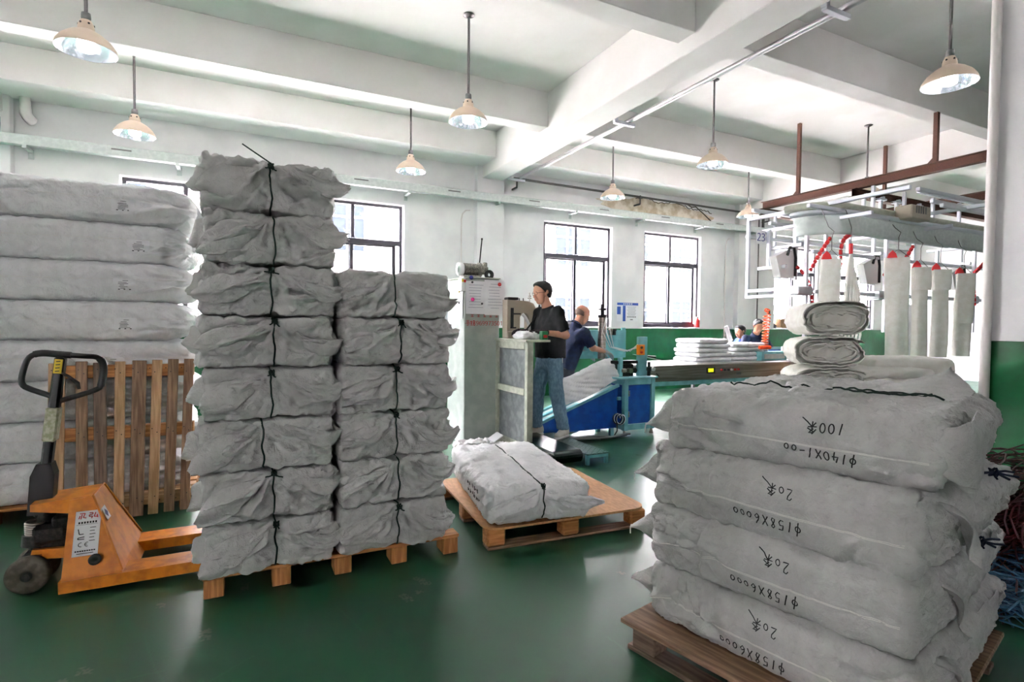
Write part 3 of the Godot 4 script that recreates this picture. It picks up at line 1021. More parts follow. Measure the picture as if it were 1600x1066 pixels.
func middle_bale() -> void:
	rng.seed = 91
	box_pallet("plywood_pallet", "plywood topped pallet carrying a single white bale", P(1.90, 0, 3.44), 1.16, 1.12, -0.07)
	var S := {"h": Vector3(0.335, 0.118, 0.62), "r": 0.05, "off": Vector3(11, 52, 7), "amp": 0.010, "swell": 0.012, "pinch": 0.014, "ties": [0.02], "mid": 0.02}
	var cr := front_creases(-0.33, -0.03, 0.12, 9, Vector2(0.0, 0.09))
	cr.append_array(front_creases(0.06, 0.33, 0.12, 9, Vector2(0.04, 0.09)))
	S.creases = cr
	var o := thing("sack_bundle", "single white sack bundle tied with green rope on plywood pallet", "sack bundle", "", P(1.74, 0.138 + 0.118, 3.50), -0.17)
	add_folds(S, 5, 0.008)
	var m := sack(S, 50, 18, 80)
	flap(m, [Vector3(0.05, 0.05, 0.62), Vector3(0.22, 0.0, 0.645), Vector3(0.33, -0.02, 0.63), Vector3(0.43, -0.03, 0.60)], [0.02, 0.045, 0.05, 0.01], 0.014, Vector3.UP, 4.0)
	flap(m, [Vector3(-0.03, 0.06, 0.62), Vector3(-0.2, 0.0, 0.64), Vector3(-0.30, -0.05, 0.63)], [0.015, 0.06, 0.05], 0.014, Vector3.UP, 9.0)
	part("cloth", m, M.sack2, o)
	var rp := rope(S, 0.02)
	knot(rp, sack_point(Vector3(0.06, 0.95, 0.98), S) + Vector3(0, 0.008, 0.0), 2.0, 0.03)
	part("rope", rp, M.rope, o)
	# printed lines on the side towards the bundles
	var w := mb()
	for k in 2:
		for j in 14:
			var z := 0.40 - j * 0.020
			var sp := sack_point(Vector3(-1.0, (0.03 - k * 0.05) / 0.118, z / 0.62), S)
			w.box(sp + Vector3(-0.002, 0, 0), Vector3(0.004, 0.012 + 0.006 * (j % 3), 0.004), 0.0, Basis(Vector3.RIGHT, 0.5 * (j % 3 - 1)))
			w.box(sp + Vector3(-0.002, 0.004 * (j % 2), 0.006), Vector3(0.004, 0.003, 0.010), 0.0)
	part("print", w, M.print, o)

func right_stack() -> void:
	rng.seed = 303
	var o1 := thing("wooden_pallet", "worn plywood pallet under the marked white sacks", "pallet", "", P(2.10, 0, 1.43), -1.344)
	part("deck", mb().box(Vector3(0.0, 0.122, 0.02), Vector3(1.04, 0.02, 1.14), 0.004), wood(1), o1)
	for bz in [-0.45, 0.0, 0.52]:
		for bx in [-0.42, 0.0, 0.42]:
			part("block", mb().box(Vector3(bx, 0.067, bz), Vector3(0.11, 0.09, 0.09), 0.005), wood(2), o1)
		part("board", mb().box(Vector3(0.0, 0.011, bz), Vector3(1.0, 0.021, 0.09), 0.003), wood(2), o1)
	var lay := [[0.132, 0.116, 13.0, 0.0, 0.0, "bottom"], [0.364, 0.125, 13.5, 0.0, 0.01, "second"], [0.614, 0.129, 12.0, 0.0, -0.015, "third"], [0.872, 0.113, 17.0, 0.02, -0.02, "top"]]
	for i in 4:
		var L: Array = lay[i]
		var hy: float = L[1]
		var hx := 0.465 if i < 3 else 0.445
		var S := {"h": Vector3(hx, hy + 0.003, 0.57), "r": 0.04, "off": Vector3(R(0, 90), R(0, 90), R(0, 90)), "amp": 0.0085, "swell": 0.03, "mid": -0.4}
		var cr := []
		for k in 10:
			var a := Vector2(R(-hx, hx * 0.7), hy * R(0.5, 1.0))
			cr.append([a, Vector2(R(-0.2, 0.5), -1.0).normalized(), R(0.08, 0.22), R(0.012, 0.024), R(0.008, 0.018)])
		for k in 8:
			var a := Vector2(R(-hx, hx * 0.4), hy * R(-0.3, 0.6))
			cr.append([a, Vector2(1.0, R(-0.45, 0.1)).normalized(), R(0.15, 0.5), R(0.016, 0.032), R(0.010, 0.020)])
		cr.append_array(front_creases(-hx * 0.8, -hx * 0.2, hy, 5, Vector2(-hx * 0.98, 0.0)))
		S.creases = cr
		S.calm = Rect2(-0.10, -0.085, 0.34, 0.16)
		S.pulls = [[Vector3(hx, 0.0, -0.57), Vector3(0.02, 0.03 - 0.02 * i, -0.20), 0.16], [Vector3(hx, hy, -0.57), Vector3(0.0, -0.07 if i == 3 else -0.15, 0.0), 0.16 if i == 3 else 0.24], [Vector3(hx, -hy, -0.57), Vector3(0.0, 0.07, 0.0), 0.14]]
		var ang := deg_to_rad(L[2])
		var o := thing("marked_sack", "large white woven sack with upside down handwriting, %s of the stack on worn plywood" % L[5], "sack", "marked sacks on the worn plywood pallet", P(2.105 + 0.097 + L[3], L[0] + hy, 1.43 + 0.022 + L[4]), -(PI / 2 - ang))
		add_folds(S, 6, 0.0125)
		var m := sack(S, 110, 34, 76)
		# pinched pointed corner at the far end
		flap(m, [Vector3(-hx + 0.10, 0.0, 0.44), Vector3(-hx - 0.0, -0.005, 0.47), Vector3(-hx - 0.06, -0.008 - 0.006 * i, 0.50), Vector3(-hx - 0.125, -0.01 - 0.012 * i, 0.52)], [0.11, 0.10, 0.055, 0.004], 0.035, Vector3.UP, R(0, 40), 0.006)
		# near end: the sheet is folded over and pulled into a corner away from the writing
		if i == 3:
			flap(m, [Vector3(hx - 0.10, 0.05, 0.545), Vector3(hx + 0.015, 0.02, 0.535), Vector3(hx + 0.05, 0.0, 0.40), Vector3(hx + 0.03, 0.0, 0.15)], [0.02, 0.10, 0.118, 0.10], 0.016, Vector3.UP, 3.3, 0.006)
			flap(m, [Vector3(0.24, 0.10, -0.05), Vector3(0.30, 0.14, -0.22), Vector3(0.33, 0.20, -0.36)], [0.20, 0.15, 0.01], 0.012, Vector3(1, 0, 0.1), 8.0, 0.005)
		else:
			flap(m, [Vector3(hx - 0.03, hy * 0.75, 0.42), Vector3(hx + 0.02, 0.04, 0.30), Vector3(hx + 0.03, -0.04, 0.12)], [0.02, 0.07, 0.14], 0.014, Vector3(0, 0.3, 1), R(0, 40), 0.005)
			flap(m, [Vector3(hx - 0.02, hy * 0.6, 0.10), Vector3(hx + 0.03, 0.02, -0.12), Vector3(hx + 0.02, 0.0, -0.45)], [0.02, 0.06, 0.05], 0.014, Vector3.UP, R(0, 40), 0.005)
		part("cloth", m, M.sack, o)
		var sm := mb()
		for sgn in 2:
			var pts := []
			for k in 61:
				var x := lerpf(-hx * 0.96, hx * 0.93, k / 60.0)
				pts.append(sack_point(Vector3(x / hx, -0.16 + 0.03 * sgn - 0.06 * sin(x * 2), 1.0), S) + Vector3(0, 0, 0.0006))
			sm.tube(pts, 0.0013, 5)
		part("seam", sm, M.thread, o)
		for ln in 2:
			var ik := mb()
			var dx := -0.04 if i == 0 else 0.0
			if i == 3 and ln == 0: write_on(ik, S, "1OOt", 0.20, 0.068, 0.036, -0.05)
			elif i == 3: write_on(ik, S, "p14OX1-00", 0.235, -0.03, 0.034, 0.06)
			elif ln == 0: write_on(ik, S, "20t", 0.125 + dx, 0.072, 0.038, 0.10, 0.0035)
			else: write_on(ik, S, "p158X6000", 0.155 + dx, -0.036, 0.038, 0.0, 0.004)
			part("handwriting", ik, M.ink, o, "black marker writing, upside down")
		var th := mb()
		var tip := Vector3(-hx - 0.122, -0.012 - 0.012 * i, 0.518)
		if i > 0: th.tube([tip, tip + Vector3(-0.012, 0.0, 0.004), tip + Vector3(-0.016, -0.02, 0.004), tip + Vector3(-0.014, -0.04, 0.006)], 0.003, 5)
		if i == 3:
			var t2 := Vector3(hx + 0.0, -0.02, -0.72)
			var pts := []
			for k in 12: pts.append(t2 + Vector3(0.004 * sin(k * 1.7), -0.012 * k + 0.01, -0.012 + 0.004 * cos(k * 2.1)))
			th.tube(pts, 0.003, 5)
		if th.v.size(): part("thread", th, M.thread, o)
		var rp := mb()
		if i == 3:
			var pts := []
			for k in 50:
				var x := lerpf(-hx * 0.8, hx * 0.75, k / 49.0)
				pts.append(sack_point(Vector3(x / hx, 1.0, 0.35 - 0.25 * k / 49.0 + 0.02 * sin(k * 0.35)), S) + Vector3(0, 0.006, 0))
			rp.tube(pts, 0.004, 6)
			pts = []
			for k in 24:
				var x := lerpf(hx * 0.1, hx * 0.85, k / 23.0)
				pts.append(sack_point(Vector3(x / hx, 1.0, 0.32 - 0.12 * k / 23.0 + 0.06 * sin(k * 0.28)), S) + Vector3(0, 0.008, 0))
			rp.tube(pts, 0.004, 6)
			part("rope", rp, M.rope, o)
		elif i > 0:
			var a := sack_point(Vector3(1.0, 1.0, 0.35), S) + Vector3(0.01, 0.012, 0)
			var b := sack_point(Vector3(1.0, 0.8, -0.10), S) + Vector3(0.03, 0.012, 0)
			rp.tube([a, a.lerp(b, 0.4) + Vector3(0, 0.004, 0), b, b + Vector3(0.03, -0.03, -0.06)], 0.0045, 6)
			knot(rp, b, 3.0, 0.03)
			rp.tube([b, b + Vector3(0.02, 0.0, -0.05), b + Vector3(0.035, -0.01, -0.10)], 0.004, 6)
			rp.tube([b, b + Vector3(0.03, -0.01, -0.03), b + Vector3(0.05, -0.02, -0.08)], 0.004, 6)
			part("rope", rp, M.ropeblue, o)

func pallet_jack() -> void:
	M.orange = tri_mat(noise_tex(0.012, Color(0.66, 0.37, 0.035), Color(0.79, 0.48, 0.06), 512, 5, 0.2, 0.6), Vector3.ONE * 1.5, 0.42, 0.0)
	M.castiron = tri_mat(noise_tex(0.03, Color(0.09, 0.09, 0.09), Color(0.19, 0.185, 0.18), 256, 4), Vector3.ONE * 4, 0.5, 0.5)
	M.nylon = tri_mat(noise_tex(0.02, Color(0.27, 0.25, 0.21), Color(0.38, 0.36, 0.31), 256, 4), Vector3.ONE * 4, 0.7)
	M.tape = tri_mat(noise_tex(0.02, Color(0.62, 0.62, 0.48), Color(0.78, 0.77, 0.68), 256, 4), Vector3.ONE * 5, 0.35)
	M.yellow = mat(Color(0.85, 0.72, 0.05), 0.5)
	M.red = mat(Color(0.72, 0.07, 0.06), 0.5)
	var o := thing("pallet_jack", "orange hand pallet jack with black loop handle and taped stem", "pallet jack", "", P(-0.80, 0, 3.58))
	# local z towards the camera: near fork at +0.21
	for s in [1.0, -1.0]:
		var f := mb()
		var z: float = s * 0.215
		# an inverted channel with a bevelled tip
		f.prism([Vector2(-0.02, 0.03), Vector2(1.05, 0.03), Vector2(1.12, 0.05), Vector2(1.12, 0.062), Vector2(1.04, 0.088), Vector2(-0.02, 0.088)], z - 0.08, z + 0.08)
		part("fork", f, M.orange, o)
		part("load_roller", mb().cyl(Vector3(0.93, 0.04, z - 0.04), Vector3(0.93, 0.04, z + 0.04), 0.039, -1.0, 18), M.nylon, o)
	# head: plates that lean together towards the top
	var b := mb()
	var bot := [Vector3(-0.02, 0.03, 0.295), Vector3(0.27, 0.03, 0.295), Vector3(0.27, 0.03, -0.295), Vector3(-0.02, 0.03, -0.295)]
	var mid := [Vector3(-0.01, 0.10, 0.285), Vector3(0.23, 0.10, 0.285), Vector3(0.23, 0.10, -0.285), Vector3(-0.01, 0.10, -0.285)]
	var top := [Vector3(-0.01, 0.44, 0.12), Vector3(0.085, 0.45, 0.12), Vector3(0.085, 0.45, -0.12), Vector3(-0.01, 0.44, -0.12)]
	for k in 4:
		var j := (k + 1) % 4
		b.quad(bot[k], bot[j], mid[j], mid[k])
		b.quad(mid[k], mid[j], top[j], top[k])
	b.quad(top[0], top[1], top[2], top[3])
	b.quad(bot[3], bot[2], bot[1], bot[0])
	part("head", b, M.orange, o)
	part("head_rim", mb().tube([Vector3(0.235, 0.10, 0.285), Vector3(0.088, 0.452, 0.12), Vector3(0.088, 0.452, -0.12), Vector3(0.235, 0.10, -0.285)], 0.006, 6), M.orange, o)
	part("top_arm", mb().prism([Vector2(-0.17, 0.40), Vector2(-0.01, 0.37), Vector2(0.03, 0.43), Vector2(0.08, 0.452), Vector2(-0.17, 0.435)], -0.115, 0.115), M.orange, o)
	part("lower_arm", mb().prism([Vector2(-0.18, 0.155), Vector2(0.04, 0.13), Vector2(0.04, 0.185), Vector2(-0.17, 0.20)], 0.075, 0.10), M.orange, o)
	part("axle_cap", mb().lathe([Vector2(0, 0.0), Vector2(0.022, 0.0), Vector2(0.028, 0.006), Vector2(0.018, 0.008), Vector2(0.016, 0.002), Vector2(0, 0.002)], 18, Vector3(0.12, 0.165, 0.263), Basis(Vector3.RIGHT, PI / 2 - 0.45)), M.castiron, o)
	# sticker on the near plate
	var nx := Vector3(0, 0.165, 0.34).normalized()
	var uy := Vector3(0, 0.34, -0.165).normalized()
	var bs := Basis(Vector3.RIGHT, uy, nx)
	var c0 := Vector3(0.075, 0.285, 0.1995)
	var lb := part("sticker", mb().box(c0, Vector3(0.105, 0.22, 0.002), 0.0005, bs), M.paper, o, "white sticker with red brand characters and a CE mark")
	var red := mb()
	var blk := mb()
	var at := func(x: float, y: float) -> Vector3: return c0 + bs * Vector3(x, y, 0.0018)
	var stroke := func(m: MB, ln: Array, wd: float) -> void:
		for i in ln.size() - 1:
			var a: Vector3 = at.call(ln[i].x, ln[i].y)
			var e: Vector3 = at.call(ln[i + 1].x, ln[i + 1].y)
			m.bar(a, e, wd, 0.0008, 0.0, bs.z)
	for q in [[Vector2(-0.036, 0.098), Vector2(-0.014, 0.098), Vector2(-0.020, 0.078), Vector2(-0.008, 0.074)], [Vector2(-0.034, 0.088), Vector2(-0.038, 0.072)], [Vector2(-0.026, 0.094), Vector2(-0.030, 0.070)], [Vector2(0.004, 0.098), Vector2(0.018, 0.098), Vector2(0.018, 0.090), Vector2(0.004, 0.088), Vector2(0.004, 0.080), Vector2(0.018, 0.080), Vector2(0.014, 0.070)], [Vector2(0.030, 0.098), Vector2(0.024, 0.078), Vector2(0.038, 0.076)], [Vector2(0.036, 0.088), Vector2(0.040, 0.072)]]: stroke.call(red, q, 0.004)
	for k in 7: stroke.call(blk, [Vector2(-0.038 + k * 0.0115, 0.052), Vector2(-0.031 + k * 0.0115, 0.052)], 0.010)
	stroke.call(blk, [Vector2(-0.045, 0.042), Vector2(0.042, 0.042)], 0.0012)
	for k in 5: stroke.call(blk, [Vector2(0.012, 0.025 - k * 0.016), Vector2(0.036 - 0.004 * (k % 2), 0.025 - k * 0.016)], 0.003)
	stroke.call(blk, [Vector2(-0.036, 0.022), Vector2(-0.030, -0.004), Vector2(-0.012, -0.004)], 0.004)
	stroke.call(blk, [Vector2(-0.008, -0.018), Vector2(-0.034, -0.021), Vector2(-0.034, -0.028), Vector2(-0.008, -0.029)], 0.004)
	for g in 2:
		var arc := []
		for k in 7: arc.append(Vector2(-0.020 + g * 0.026 + 0.010 * cos(PI * 0.4 + k * PI * 0.2), -0.055 + 0.010 * sin(PI * 0.4 + k * PI * 0.2)))
		stroke.call(blk, arc, 0.0028)
	stroke.call(blk, [Vector2(-0.003, -0.055), Vector2(0.006, -0.055)], 0.0028)
	for k in 9: stroke.call(blk, [Vector2(-0.042 + k * 0.0095, -0.086), Vector2(-0.035 + k * 0.0095, -0.086)], 0.006)
	stroke.call(blk, [Vector2(-0.034, -0.098), Vector2(0.034, -0.098)], 0.003)
	part("red_print", red, M.red, lb)
	part("black_print", blk, M.ink, lb)
	# small sticker on the sloping front
	var n2 := Vector3(0.35, 0.15, 0.0).normalized()
	var b2 := Basis(Vector3(0, 0, -1), Vector3(-n2.y, n2.x, 0), n2)
	var s2 := part("warning_sticker", mb().box(Vector3(0.134, 0.345, 0.085), Vector3(0.07, 0.07, 0.002), 0.0004, b2), M.paper, o)
	part("emblem", mb().box(Vector3(0.1345, 0.345, 0.085), Vector3(0.034, 0.034, 0.003), 0.0004, b2 * Basis(Vector3.BACK, PI / 4)), mat(Color(0.12, 0.16, 0.4), 0.5), s2)
	# pump block, spring, steering wheels
	var pu := mb()
	pu.box(Vector3(-0.10, 0.27, 0.03), Vector3(0.15, 0.10, 0.15), 0.02)
	pu.box(Vector3(-0.055, 0.32, 0.06), Vector3(0.075, 0.07, 0.08), 0.01)
	pu.cyl(Vector3(-0.17, 0.215, 0.05), Vector3(-0.17, 0.27, 0.05), 0.055, 0.05, 18)
	pu.box(Vector3(-0.10, 0.20, 0.0), Vector3(0.20, 0.05, 0.10), 0.015)
	pu.cyl(Vector3(-0.13, 0.30, 0.0), Vector3(-0.13, 0.42, 0.0), 0.045, -1.0, 18)
	pu.cyl(Vector3(-0.03, 0.30, 0.05), Vector3(-0.03, 0.40, 0.05), 0.012, -1.0, 10)
	part("pump", pu, M.castiron, o)
	var sp := []
	for k in 60: sp.append(Vector3(-0.17 + 0.036 * cos(k * 0.62), 0.268 + k * 0.0011, 0.05 + 0.036 * sin(k * 0.62)))
	part("spring", mb().tube(sp, 0.006, 6), M.steel, o)
	for z in [0.135, -0.02]:
		var wh := part("steering_wheel", mb().lathe([Vector2(0.0, -0.028), Vector2(0.05, -0.028), Vector2(0.054, -0.022), Vector2(0.075, -0.024), Vector2(0.09, -0.018), Vector2(0.092, 0.0), Vector2(0.09, 0.018), Vector2(0.075, 0.024), Vector2(0.054, 0.022), Vector2(0.05, 0.028), Vector2(0.0, 0.028)], 28, Vector3(-0.175, 0.093, z), Basis(Vector3.RIGHT, PI / 2)), M.nylon, o)
		part("hub", mb().cyl(Vector3(-0.175, 0.093, z - 0.032), Vector3(-0.175, 0.093, z + 0.032), 0.024, -1.0, 14), M.castiron, wh)
	part("yoke", mb().box(Vector3(-0.165, 0.16, 0.055), Vector3(0.09, 0.05, 0.09), 0.01).cyl(Vector3(-0.175, 0.093, -0.05), Vector3(-0.175, 0.093, 0.17), 0.012), M.castiron, o)
	# stem and loop handle
	var base := Vector3(-0.155, 0.40, 0.0)
	var tip := Vector3(-0.065, 1.17, 0.0)
	part("stem", mb().bar(base + Vector3(-0.008, -0.06, 0), tip, 0.06, 0.045, 0.01, Vector3.RIGHT), M.blackmetal, o)
	part("stem_foot", mb().prism([Vector2(-0.205, 0.36), Vector2(-0.105, 0.36), Vector2(-0.09, 0.56), Vector2(-0.105, 0.62), Vector2(-0.165, 0.62), Vector2(-0.19, 0.56)], -0.04, 0.04), M.blackmetal, o)
	part("tape", mb().bar(base.lerp(tip, 0.43), base.lerp(tip, 0.66), 0.072, 0.057, 0.008, Vector3.RIGHT), M.tape, o)
	var lp := []
	for q in [Vector2(-0.085, 0.955), Vector2(-0.19, 1.005), Vector2(-0.222, 1.03), Vector2(-0.225, 1.07), Vector2(-0.205, 1.15), Vector2(-0.18, 1.18), Vector2(-0.14, 1.19), Vector2(-0.065, 1.182), Vector2(0.03, 1.172), Vector2(0.085, 1.165), Vector2(0.11, 1.14), Vector2(0.115, 1.09), Vector2(0.105, 1.02), Vector2(0.09, 0.995), Vector2(0.02, 0.968), Vector2(-0.07, 0.94)]: lp.append(Vector3(q.x, q.y, 0.0))
	var cv := Curve3D.new()
	for i in lp.size():
		var tn: Vector3 = (lp[min(i + 1, lp.size() - 1)] - lp[max(i - 1, 0)]) * 0.16
		cv.add_point(lp[i], -tn, tn)
	var pts := []
	for i in 70: pts.append(cv.sample_baked(cv.get_baked_length() * i / 69.0, true))
	part("handle", mb().tube(pts, 0.014, 10), M.black, o)
	part("grip", mb().tube(pts.slice(24, 36), 0.018, 10), M.black, o)
	part("grip", mb().tube(pts.slice(44, 56), 0.018, 10), M.black, o)
	part("lever", mb().tube([Vector3(-0.065, 1.09, 0.02), Vector3(-0.03, 1.07, 0.03), Vector3(0.01, 1.03, 0.03), Vector3(0.015, 1.0, 0.03)], [0.007, 0.008, 0.011, 0.008], 8), M.castiron, o)
	part("yellow_sticker", mb().bar(base.lerp(tip, 0.89) + Vector3(0, 0, 0.0315), base.lerp(tip, 0.985) + Vector3(0, 0, 0.0315), 0.002, 0.034, 0.0, Vector3.RIGHT), M.yellow, o)
	var yp := mb()
	for k in 4: yp.bar(base.lerp(tip, 0.905 + k * 0.022) + Vector3(-0.01, 0, 0.033), base.lerp(tip, 0.905 + k * 0.022) + Vector3(0.008, 0.001, 0.033), 0.005, 0.001, 0.0, Vector3.BACK)
	part("print", yp, M.ink, o)

# ---------------------------------------------------------------- people
# bones: [a, b, ra, rb, (clip point, clip normal)]; meshed as surface nets on a grid of the given cell
func net(m: MB, bones: Array, cell: float, blend: float, rough := 0.0, clips: Array = []) -> void:
	var lo := Vector3.ONE * 1e9
	var hi := -lo
	for b in bones:
		var r: float = maxf(b[2], b[3]) + blend + cell * 2.5
		lo = lo.min(b[0] - Vector3.ONE * r).min(b[1] - Vector3.ONE * r)
		hi = hi.max(b[0] + Vector3.ONE * r).max(b[1] + Vector3.ONE * r)
	var nx := int((hi.x - lo.x) / cell) + 2
	var ny := int((hi.y - lo.y) / cell) + 2
	var nq := int((hi.z - lo.z) / cell) + 2
	var f := PackedFloat32Array()
	f.resize(nx * ny * nq)
	f.fill(1.0)
	for b in bones:
		var a: Vector3 = b[0]
		var e: Vector3 = b[1]
		var ra: float = b[2]
		var rb: float = b[3]
		var r := maxf(ra, rb) + blend + cell * 2.0
		var p0 := ((a.min(e) - Vector3.ONE * r - lo) / cell).floor()
		var p1 := ((a.max(e) + Vector3.ONE * r - lo) / cell).ceil()
		var d := e - a
		var dd := maxf(d.length_squared(), 1e-9)
		for k in range(maxi(0, int(p0.z)), mini(nq, int(p1.z) + 1)):
			for j in range(maxi(0, int(p0.y)), mini(ny, int(p1.y) + 1)):
				for i in range(maxi(0, int(p0.x)), mini(nx, int(p1.x) + 1)):
					var p := lo + Vector3(i, j, k) * cell
					var t := clampf((p - a).dot(d) / dd, 0.0, 1.0)
					var v := (p - a - d * t).length() - lerpf(ra, rb, t)
					if b.size() > 5: v = maxf(v, (p - b[4]).dot(b[5]))
					var id := (k * ny + j) * nx + i
					var w := f[id]
					var h := maxf(blend - absf(w - v), 0.0) / blend
					f[id] = minf(w, v) - h * h * blend * 0.25
	if rough > 0.0 or clips:
		for k in nq:
			for j in ny:
				for i in nx:
					var id := (k * ny + j) * nx + i
					if absf(f[id]) < 0.05:
						var p := lo + Vector3(i, j, k) * cell
						if rough > 0.0: f[id] += (absf(nz.get_noise_3d(p.x * 9.0, p.y * 5.0, p.z * 9.0)) - 0.2) * rough
						for c in clips: f[id] = maxf(f[id], (p - c[0]).dot(c[1]))
	var ids := {}
	var pos := PackedVector3Array()
	var tri := PackedInt32Array()
	var step := [1, nx, nx * ny]
	for k in nq - 1:
		for j in ny - 1:
			var row := (k * ny + j) * nx
			for i in nx - 1:
				var id := row + i
				var neg := 0
				var s := Vector3.ZERO
				var cnt := 0
				var c := [f[id], f[id + 1], f[id + nx], f[id + nx + 1], f[id + step[2]], f[id + step[2] + 1], f[id + step[2] + nx], f[id + step[2] + nx + 1]]
				for q in 8:
					if c[q] < 0: neg += 1
				if neg == 0 or neg == 8: continue
				for q in 8:
					for ax in 3:
						if q & (1 << ax): continue
						var q2: int = q | (1 << ax)
						if (c[q] < 0) != (c[q2] < 0):
							var t: float = c[q] / (c[q] - c[q2])
							var g := Vector3(q & 1, (q >> 1) & 1, (q >> 2) & 1)
							g[ax] += t
							s += g
							cnt += 1
				ids[id] = pos.size()
				pos.append(lo + (Vector3(i, j, k) + s / cnt) * cell)
	for id in ids:
		var i: int = id % nx
		var j: int = (id / nx) % ny
		var k: int = id / (nx * ny)
		for ax in 3:
			var a1 := (ax + 1) % 3
			var a2 := (ax + 2) % 3
			var g := [i, j, k]
			if g[a1] == 0 or g[a2] == 0: continue
			var v0 := f[id]
			var v1 := f[id + step[ax]]
			if (v0 < 0) == (v1 < 0): continue
			var A = ids.get(id)
			var B = ids.get(id - step[a1])
			var C = ids.get(id - step[a1] - step[a2])
			var D = ids.get(id - step[a2])
			if A == null or B == null or C == null or D == null: continue
			if v0 < 0: tri.append_array([A, C, B, A, D, C])
			else: tri.append_array([A, B, C, A, C, D])
	finish(m, pos, tri)

# five fingers curled from a palm: w wrist, d towards the fingers, n out of the back of the hand, side +1 thumb on d x n
func hand(w: Vector3, d: Vector3, n: Vector3, side: float, curl: float, r := 1.0) -> Array:
	var s := d.cross(n).normalized() * side
	var b := []
	for k in 4:
		var o := s * (0.028 - k * 0.019)
		var kn: Vector3 = w + d * (0.092 - absf(k - 1.2) * 0.005) + o
		b.append([w + d * 0.015 + o * 0.6, kn, 0.015 * r, 0.0115 * r])
		var dir := d
		var p := kn
		var len: float = [0.040, 0.045, 0.041, 0.032][k]
		for q in 3:
			var a: float = curl * [0.6, 1.0, 0.8][q]
			dir = (dir * cos(a) - n * sin(a)).normalized()

			var p2: Vector3 = p + dir * len * [1.0, 0.65, 0.5][q]
			b.append([p, p2, (0.0098 - q * 0.0008) * r, (0.0090 - q * 0.0008) * r])
			p = p2
	var t0 := w + d * 0.025 + s * 0.024
	var t1 := t0 + (d * 0.7 + s * 0.6 - n * 0.35).normalized() * 0.042
	var t2 := t1 + (d * 0.9 + s * 0.15 - n * 0.4).normalized() * 0.032
	var t3 := t2 + (d * 0.9 - s * 0.15 - n * 0.4).normalized() * 0.026
	b.append_array([[t0, t1, 0.014 * r, 0.011 * r], [t1, t2, 0.0105 * r, 0.0098 * r], [t2, t3, 0.0098 * r, 0.0085 * r]])
	return b

# head: c centre of the skull, f where the face points, u crown direction
func head_bones(c: Vector3, f: Vector3, u: Vector3) -> Array:
	var s := u.cross(f).normalized()
	var b := []
	b.append([c + u * 0.025 - f * 0.025, c + u * 0.03 + f * 0.02, 0.083, 0.080])
	b.append([c - u * 0.02 + f * 0.03, c - u * 0.075 + f * 0.045, 0.068, 0.045])
	b.append([c - u * 0.095 + f * 0.062, c - u * 0.09 + f * 0.055, 0.024, 0.028])
	for e in [-1.0, 1.0]:
		b.append([c - u * 0.03 + f * 0.045 + s * e * 0.035, c - u * 0.085 + f * 0.035 + s * e * 0.025, 0.032, 0.025])
		b.append([c + u * 0.022 + f * 0.082 + s * e * 0.015, c + u * 0.018 + f * 0.070 + s * e * 0.045, 0.016, 0.014])
		b.append([c + u * 0.01 - f * 0.002 + s * e * 0.083, c - u * 0.028 + f * 0.004 + s * e * 0.079, 0.011, 0.009])
		b.append([c + u * 0.018 - f * 0.014 + s * e * 0.085, c - u * 0.005 - f * 0.016 + s * e * 0.085, 0.009, 0.009])
	b.append([c + u * 0.005 + f * 0.092, c - u * 0.030 + f * 0.112, 0.009, 0.0125])
	b.append([c - u * 0.034 + f * 0.100 - s * 0.012, c - u * 0.034 + f * 0.100 + s * 0.012, 0.009, 0.009])
	b.append([c - u * 0.057 + f * 0.092 - s * 0.018, c - u * 0.057 + f * 0.092 + s * 0.018, 0.0085, 0.0085])
	b.append([c - u * 0.068 + f * 0.089 - s * 0.014, c - u * 0.068 + f * 0.089 + s * 0.014, 0.0085, 0.0085])
	return b

func face_parts(o: Node3D, c: Vector3, f: Vector3, u: Vector3) -> void:
	var s := u.cross(f).normalized()
	for e in [-1.0, 1.0]:
		var p: Vector3 = c + u * 0.0 + f * 0.079 + s * e * 0.031
		var ey := part("eye", mb().lathe([Vector2(0, -0.010), Vector2(0.007, -0.007), Vector2(0.010, 0), Vector2(0.007, 0.007), Vector2(0, 0.010)], 10, p), M.eyewhite, o)
		part("iris", mb().lathe([Vector2(0, -0.005), Vector2(0.005, 0), Vector2(0, 0.005)], 8, p + f * 0.007), M.black, ey)
		var br := []
		for k in 5: br.append(c + u * (0.028 + 0.004 * sin(k * 0.8)) + f * (0.094 - 0.004 * k) + s * e * (0.012 + 0.009 * k))
		part("eyebrow", mb().tube(br, 0.0035, 6), M.hair, o)
	var ms := []
	for k in 5: ms.append(c - u * 0.0625 + f * (0.1 - 0.002 * absf(k - 2)) + s * (k - 2) * 0.009)
	part("mouth", mb().tube(ms, 0.0028, 6), M.lip, o)

